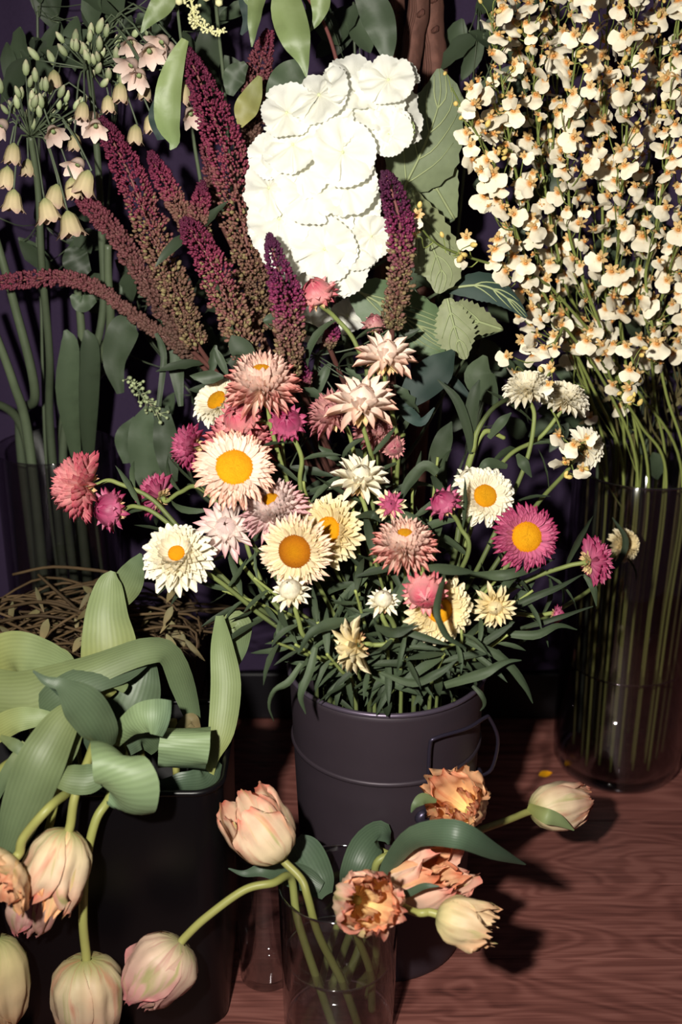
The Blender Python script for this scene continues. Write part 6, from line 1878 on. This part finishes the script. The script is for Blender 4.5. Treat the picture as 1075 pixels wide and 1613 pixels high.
SPR = [  # pixel path tip -> vase mouth, Y at tip
    ([(712, 138), (745, 200), (785, 270), (815, 370), (880, 520), (935, 660)], 1.20),
    ([(772, 20), (790, 120), (805, 230), (840, 380), (905, 560), (945, 670)], 1.25),
    ([(830, -30), (840, 90), (850, 230), (875, 380), (925, 560), (955, 680)], 1.31),
    ([(925, 15), (905, 110), (895, 230), (898, 330), (915, 480), (955, 660)], 1.22),
    ([(960, -40), (955, 80), (950, 220), (950, 370), (955, 520), (965, 680)], 1.33),
    ([(1000, -10), (995, 110), (985, 240), (975, 380), (970, 530), (975, 680)], 1.26),
    ([(1070, 30), (1062, 140), (1050, 260), (1030, 380), (1005, 540), (985, 680)], 1.21),
    ([(1045, -40), (1040, 90), (1025, 230), (1010, 380), (995, 540), (985, 680)], 1.36),
    ([(1110, 160), (1095, 260), (1070, 370), (1040, 480), (1010, 590), (990, 690)], 1.28),
    ([(652, 345), (690, 385), (760, 412), (850, 440), (915, 520), (950, 670)], 1.17),
    ([(905, 745), (880, 660), (870, 590), (880, 530), (920, 540), (955, 660)], 1.15),
    ([(880, -30), (880, 100), (870, 260), (880, 420), (920, 580), (958, 690)], 1.38),
    ([(985, 640), (1000, 590), (985, 540), (965, 560), (962, 640), (966, 690)], 1.20),
]
poly = [(772, -20), (1100, -20), (1100, 470), (1060, 560), (1010, 600), (985, 575), (940, 590), (925, 560), (870, 590), (812, 540), (805, 470), (775, 415), (790, 330), (742, 290), (738, 225), (728, 130), (775, 120), (765, 40)]
def inside(x, y_):
    c = False
    for i in range(len(poly)):
        (x1, y1), (x2, y2) = poly[i], poly[i - 1]
        if (y1 > y_) != (y2 > y_) and x < (x2 - x1) * (y_ - y1) / (y2 - y1) + x1: c = not c
    return c
pathpts = []
for si, (pp, Y) in enumerate(SPR):
    for k, q in enumerate(spline(pp, 40)):
        pathpts.append((q[0], q[1], si, k))
fl = []
for tries in range(20000):
    if len(fl) >= 400: break
    x, y_ = rnd.uniform(715, 1095), rnd.uniform(-15, 605)
    if not inside(x, y_): continue
    if min([9e9] + [(x - a) ** 2 + (y_ - b) ** 2 for a, b in fl]) < 14.5 ** 2: continue
    fl.append((x, y_))
extra = [(748, 165), (735, 208), (768, 250), (770, 325), (658, 338), (735, 372), (728, 405), (655, 372), (800, 560), (812, 585), (865, 605), (908, 640), (880, 685), (905, 700), (930, 655), (965, 605), (925, 690), (893, 725), (918, 738), (975, 640), (905, 560), (940, 545), (1035, 540), (1015, 480), (990, 610)]
fl = [(x, y_, 0) for x, y_ in fl] + [(x, y_, 1) for x, y_ in extra]
byspray = {i: [] for i in range(len(SPR))}
for x, y_, ex in fl:
    best = min(pathpts, key=lambda q: (q[0] - x) ** 2 + (q[1] - y_ - 14) ** 2 + (rnd.random() * 900 if not ex else 0))
    byspray[best[2]].append((x, y_, best[3], ex))
SPRAY = []
lab_or = 'upright cream orchid spray with tan-centred flowers in the tall glass vase'
for si, (pp, Y) in enumerate(SPR):
    base = tfoot(si)
    lab = {9: 'wispy orchid spray stretching sideways over the serrated leaves, with a few wilted flowers', 10: 'orchid spray drooping lowest, onto the white strawflower pair',
           0: 'orchid spray leaning out farthest toward the hydrangea, with round yellow buds at its tip', 12: 'short nodding orchid spray just above the rim of the tall glass vase'}.get(si, lab_or)
    t = Thing('orchid_spray', lab, 'orchid', base, 'cream orchid sprays in the tall vase')
    q = spline(pp, 40)
    sp = [P(a[0], a[1], lerp(Y, 1.385, (k / 39) ** 1.6)) for k, a in enumerate(q)]
    mth = tmouth(si)
    rs = [table(k / 119, [0, .33, .66, 1], [.0008, .0013, .0017, .0020]) for k in range(120)]
    full = ST.route(vspline(sp[0:29:3] + [lerp(sp[30], mth, .5) + Vector((0, 0, .02)), mth + Vector((0, 0, .004)), lerp(mth, base, .5), base], 120), rs, lock0=0, cont=(t_in,))
    t.part('stem', tube(full, rs, 6), 'orchid_stem')
    near = [min(range(120), key=lambda j: (full[j] - q_).length) for q_ in sp]
    SPRAY.append((t, full, near))
# loose bare stems between the sprays and inside the vase
rnd = random.Random(14)
SHEATH = []
for k in range(20):
    base = tfoot(13 + k)
    t = Thing('bare_orchid_spray', 'bare thin olive stem standing in the tall glass vase', 'stem', base, 'bare stems in the tall vase')
    top = P(*BARE[k]); mth = tmouth(13 + k)
    rs = [table(q / 69, [0, .5, 1], [.0010, .0017, .0019]) for q in range(70)]
    sp = ST.route(vspline([top, lerp(top, mth, .6) + Vector((rnd.uniform(-.01, .01), 0, 0)), mth, lerp(mth, base, .5), base], 70), rs, lock0=0, cont=(t_in,))
    t.part('stem', tube(sp, rs, 5), 'orchid_stem_dry')
    for m in range(3):
        def mk(j, sp=sp):
            b = sp[rnd.randrange(0, 30)]
            return leaf_free(b, Vector((rnd.uniform(-.7, .7), rnd.uniform(-.6, .3), rnd.uniform(-.8, .8))), rnd.uniform(.012, .022), .005, Vector((0, -1, .2)), .6, LANCE, 5, 2, .3)
        SHEATH.append((t, mk))

for si in range(len(SPR)):
    t, full, near = SPRAY[si]
    for (x, y_, k, ex) in byspray[si]:
        s0 = full[near[k]]
        tp, lp = OM[rnd.randrange(4)]
        size = rnd.choice((18, 21, 24, 26, 28, 31)) * rnd.uniform(.92, 1.08)
        best = None
        for j in range(22):
            Yf = s0.y + (rnd.uniform(-.035, .02) if not ex else -.012) + (rnd.uniform(-.05, .03) if j > 3 else 0)
            c = P(x, y_, Yf)
            s = size * depth(c) / F_PX
            nz = CD(rnd.gauss(0, .6), rnd.gauss(.1, .45), 1) if rnd.random() < .75 else CD(rnd.uniform(-1, 1), rnd.uniform(-1, 1), rnd.uniform(-.2, .6))
            upd = (UPV + RGT * rnd.gauss(0, .8)).normalized()
            x_ = upd.cross(nz).normalized(); yv = nz.cross(x_)
            M = mtx(x_, yv, nz, c, s, s, s)
            h = 0
            for me in (tp, lp):
                V, F = mdata(me); h += REG.hits([M @ v for v in V], F, t.root.name)
            if best is None or h < best[0]: best = (h, M, c, nz, s)
            if h == 0: break
        _, M, c, nz, s = best
        f_ = t.inst('flower', tp, M)
        child('lip', lp, f_); reg_mesh(lp, M, t.root.name)
        inv = (Matrix.Translation(t.loc) @ f_.matrix_basis).inverted()
        best = None
        for j in range(18):
            a_ = full[min(119, max(0, near[min(39, k + 2)] + (rnd.randrange(-8, 9) if j else 0)))]
            mid = lerp(c, a_, .5) + Vector((0, .008, -.010)) + Vector((rnd.uniform(-1, 1), rnd.uniform(-1, 1), rnd.uniform(-1, 1))) * .0018 * j
            g = tube(vspline([c, c - nz * .006, mid, a_], 9), .0007, 4, False)
            h = REG.hits(g.v, g.f, t.root.name)
            if best is None or h < best[0]: best = (h, g)
            if h == 0: break
        g = best[1]
        REG.add(g.v, g.f, t.root.name)
        g.v = [tuple(inv @ Vector(v)) for v in g.v]
        child('flower_stalk', g.mesh('flower_stalk', 'orchid_stem'), f_)
    for k in range(9):
        best = None
        for j in range(18):
            s0 = full[int(rnd.random() ** 1.7 * 50)]
            c = s0 + CD(rnd.uniform(-1, 1), rnd.uniform(-.6, 1), rnd.uniform(0, 1)) * rnd.uniform(.008, .02)
            L = rnd.uniform(9, 14) * depth(c) / F_PX
            d = CD(rnd.uniform(-.7, .7), rnd.uniform(-.5, 1), .3)
            x_, yv, _ = frame(Vector((1, .3, 0)), d); x_ = yv.cross(d).normalized(); yv = d.cross(x_)
            M = mtx(x_, yv, d, c, L, L, L)
            g = tube([c, lerp(c, s0, .5), s0 + Vector((0, 0, -.004))], .0006, 4, False)
            V, F = mdata(OBUD)
            h = REG.hits([M @ v for v in V], F, t.root.name) + REG.hits(g.v, g.f, t.root.name)
            if best is None or h < best[0]: best = (h, M, g)
            if h == 0: break
        b = t.inst('bud', OBUD, best[1])
        inv = (Matrix.Translation(t.loc) @ b.matrix_basis).inverted()
        g = best[2]; REG.add(g.v, g.f, t.root.name)
        g.v = [tuple(inv @ Vector(v)) for v in g.v]
        child('bud_stalk', g.mesh('bud_stalk', 'orchid_stem'), b)
for t, mk in SHEATH: t.put_leaf(mk, 18, 'sheath', 'dry_leaf')
for t, mk in LATER: t.put_leaf(mk, 26, 'leaf', 'back_leaf')
# dark filler foliage far back
rnd = random.Random(51)
for i, (px, py, rx, ry, n) in enumerate([(60, 40, 90, 60, 15), (190, 30, 80, 40, 10), (330, 60, 60, 60, 8), (560, 40, 70, 60, 9), (750, 40, 25, 40, 9), (760, 560, 60, 80, 14), (640, 420, 60, 60, 8), (330, 560, 70, 60, 14), (60, 360, 80, 60, 9), (240, 460, 90, 80, 10), (900, 640, 80, 70, 12), (1010, 500, 60, 200, 16), (880, 250, 110, 220, 16)]):
    slot = {0: (nmouth, nfoot, 8, n_in), 1: (nmouth, nfoot, 9, n_in), 8: (nmouth, nfoot, 10, n_in), 10: (tmouth, tfoot, 33, t_in), 11: (tmouth, tfoot, 34, t_in), 12: (tmouth, tfoot, 35, t_in)}.get(i, (kmouth, kfoot, 'f%d' % i, k_in))
    base = slot[1](slot[2])
    lab = ['dark leafy stem behind the green-budded bell umbel', 'dark leafy stem behind the pink open bell flowers', 'dark leafy stem behind the cream bead raceme', 'dark leafy stem between drooping green leaves and brown branches',
           'small-leaved dark stem beside the brown branches, against the purple cloth', 'dark leafy stem below the serrated leaf tip', 'dark leafy stem behind the slim dark purple amaranth and big leaves', 'dark leafy stem behind the salmon strawflower dome',
           'dark leafy stem under the wide cream bells', 'dark leafy stem behind the loose reddish amaranth', 'dark leafy stem behind the white strawflower pair', 'dark leafy stem just above the tall vase rim, behind orchids', 'dark leafy stem deep within the orchid sprays'][i]
    t = Thing('foliage_stem', lab, 'foliage', base, 'dark background foliage')
    top = P(px, py - ry * .5, 1.43)
    mth = slot[0](slot[2])
    rs = [table(k / 83, [0, .5, 1], [.0012, .002, .003]) for k in range(84)]
    sp = ST.route(vspline([top, P(px, py + ry, 1.425), mth + Vector((0, 0, .01)), lerp(mth, base, .5), base], 84), rs, lock0=0, cont=(slot[3],))
    t.part('stem', tube(sp, rs, 6), 'back_stem')
    for k in range(n):
        best = None
        for j in range(22):
            b = P(px + rnd.gauss(0, .55) * rx, py + rnd.gauss(0, .55) * ry, rnd.uniform(1.36, 1.435))
            d = Vector((rnd.uniform(-1, 1), rnd.uniform(-.3, .05), rnd.uniform(-1, .7)))
            g = leaf_free(b, d, rnd.uniform(.035, .07), rnd.uniform(.014, .028), Vector((rnd.uniform(-.6, .6), -.8, .4)), rnd.uniform(-.3, 1.2), OVATE, 8, 4, .2, .15, rnd.uniform(-.6, .6), k)
            h = REG.hits(g.v, g.f, t.root.name)
            if best is None or h < best[0]: best = (h, g, b)
            if h == 0: break
        b = best[2]
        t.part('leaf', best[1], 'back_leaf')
        def mk(j):
            q = sp[rnd.randrange(0, 30)]
            return tube(vspline([b, lerp(b, q, .5) + Vector((0, 0, -.005)) + Vector((rnd.uniform(-1, 1), rnd.uniform(-1, .5), rnd.uniform(-1, 1))) * .002 * j, q], 6), .0007, 4)
        t.put_leaf(mk, 16, 'leaf_stalk', 'back_stem')
# ================================================================== SMALL LOOSE THINGS
g = leaf_free(P(852, 1224, 1.345) * 1, Vector((1, .1, .02)), .018, .013, Vector((0, 0, 1)), -.35, OVATE, 7, 4, .25)
zmin = min(v[2] for v in g.v)
pc = Vector((P(860, 1222, 1.345).x, 1.345, 0))
p0 = P(860, 1222, 1.0)
d_ = (p0 - CAMPOS)
pc = CAMPOS + d_ * (CAMPOS.z / -d_.z)
g = leaf_free(Vector((pc.x - .009, pc.y, .0035)), Vector((1, .15, .02)), .019, .015, Vector((0, 0, 1)), -.25, OVATE, 7, 4, .2)
zmin = min(v[2] for v in g.v)
g.v = [(x, y_, z - zmin + .0002) for x, y_, z in g.v]
fp = link('fallen_petal', g.mesh('fallen_petal', 'disc_yellow'))
tag(fp, 'yellow-orange petal fallen on the wooden floor beside the tall vase', 'petal')
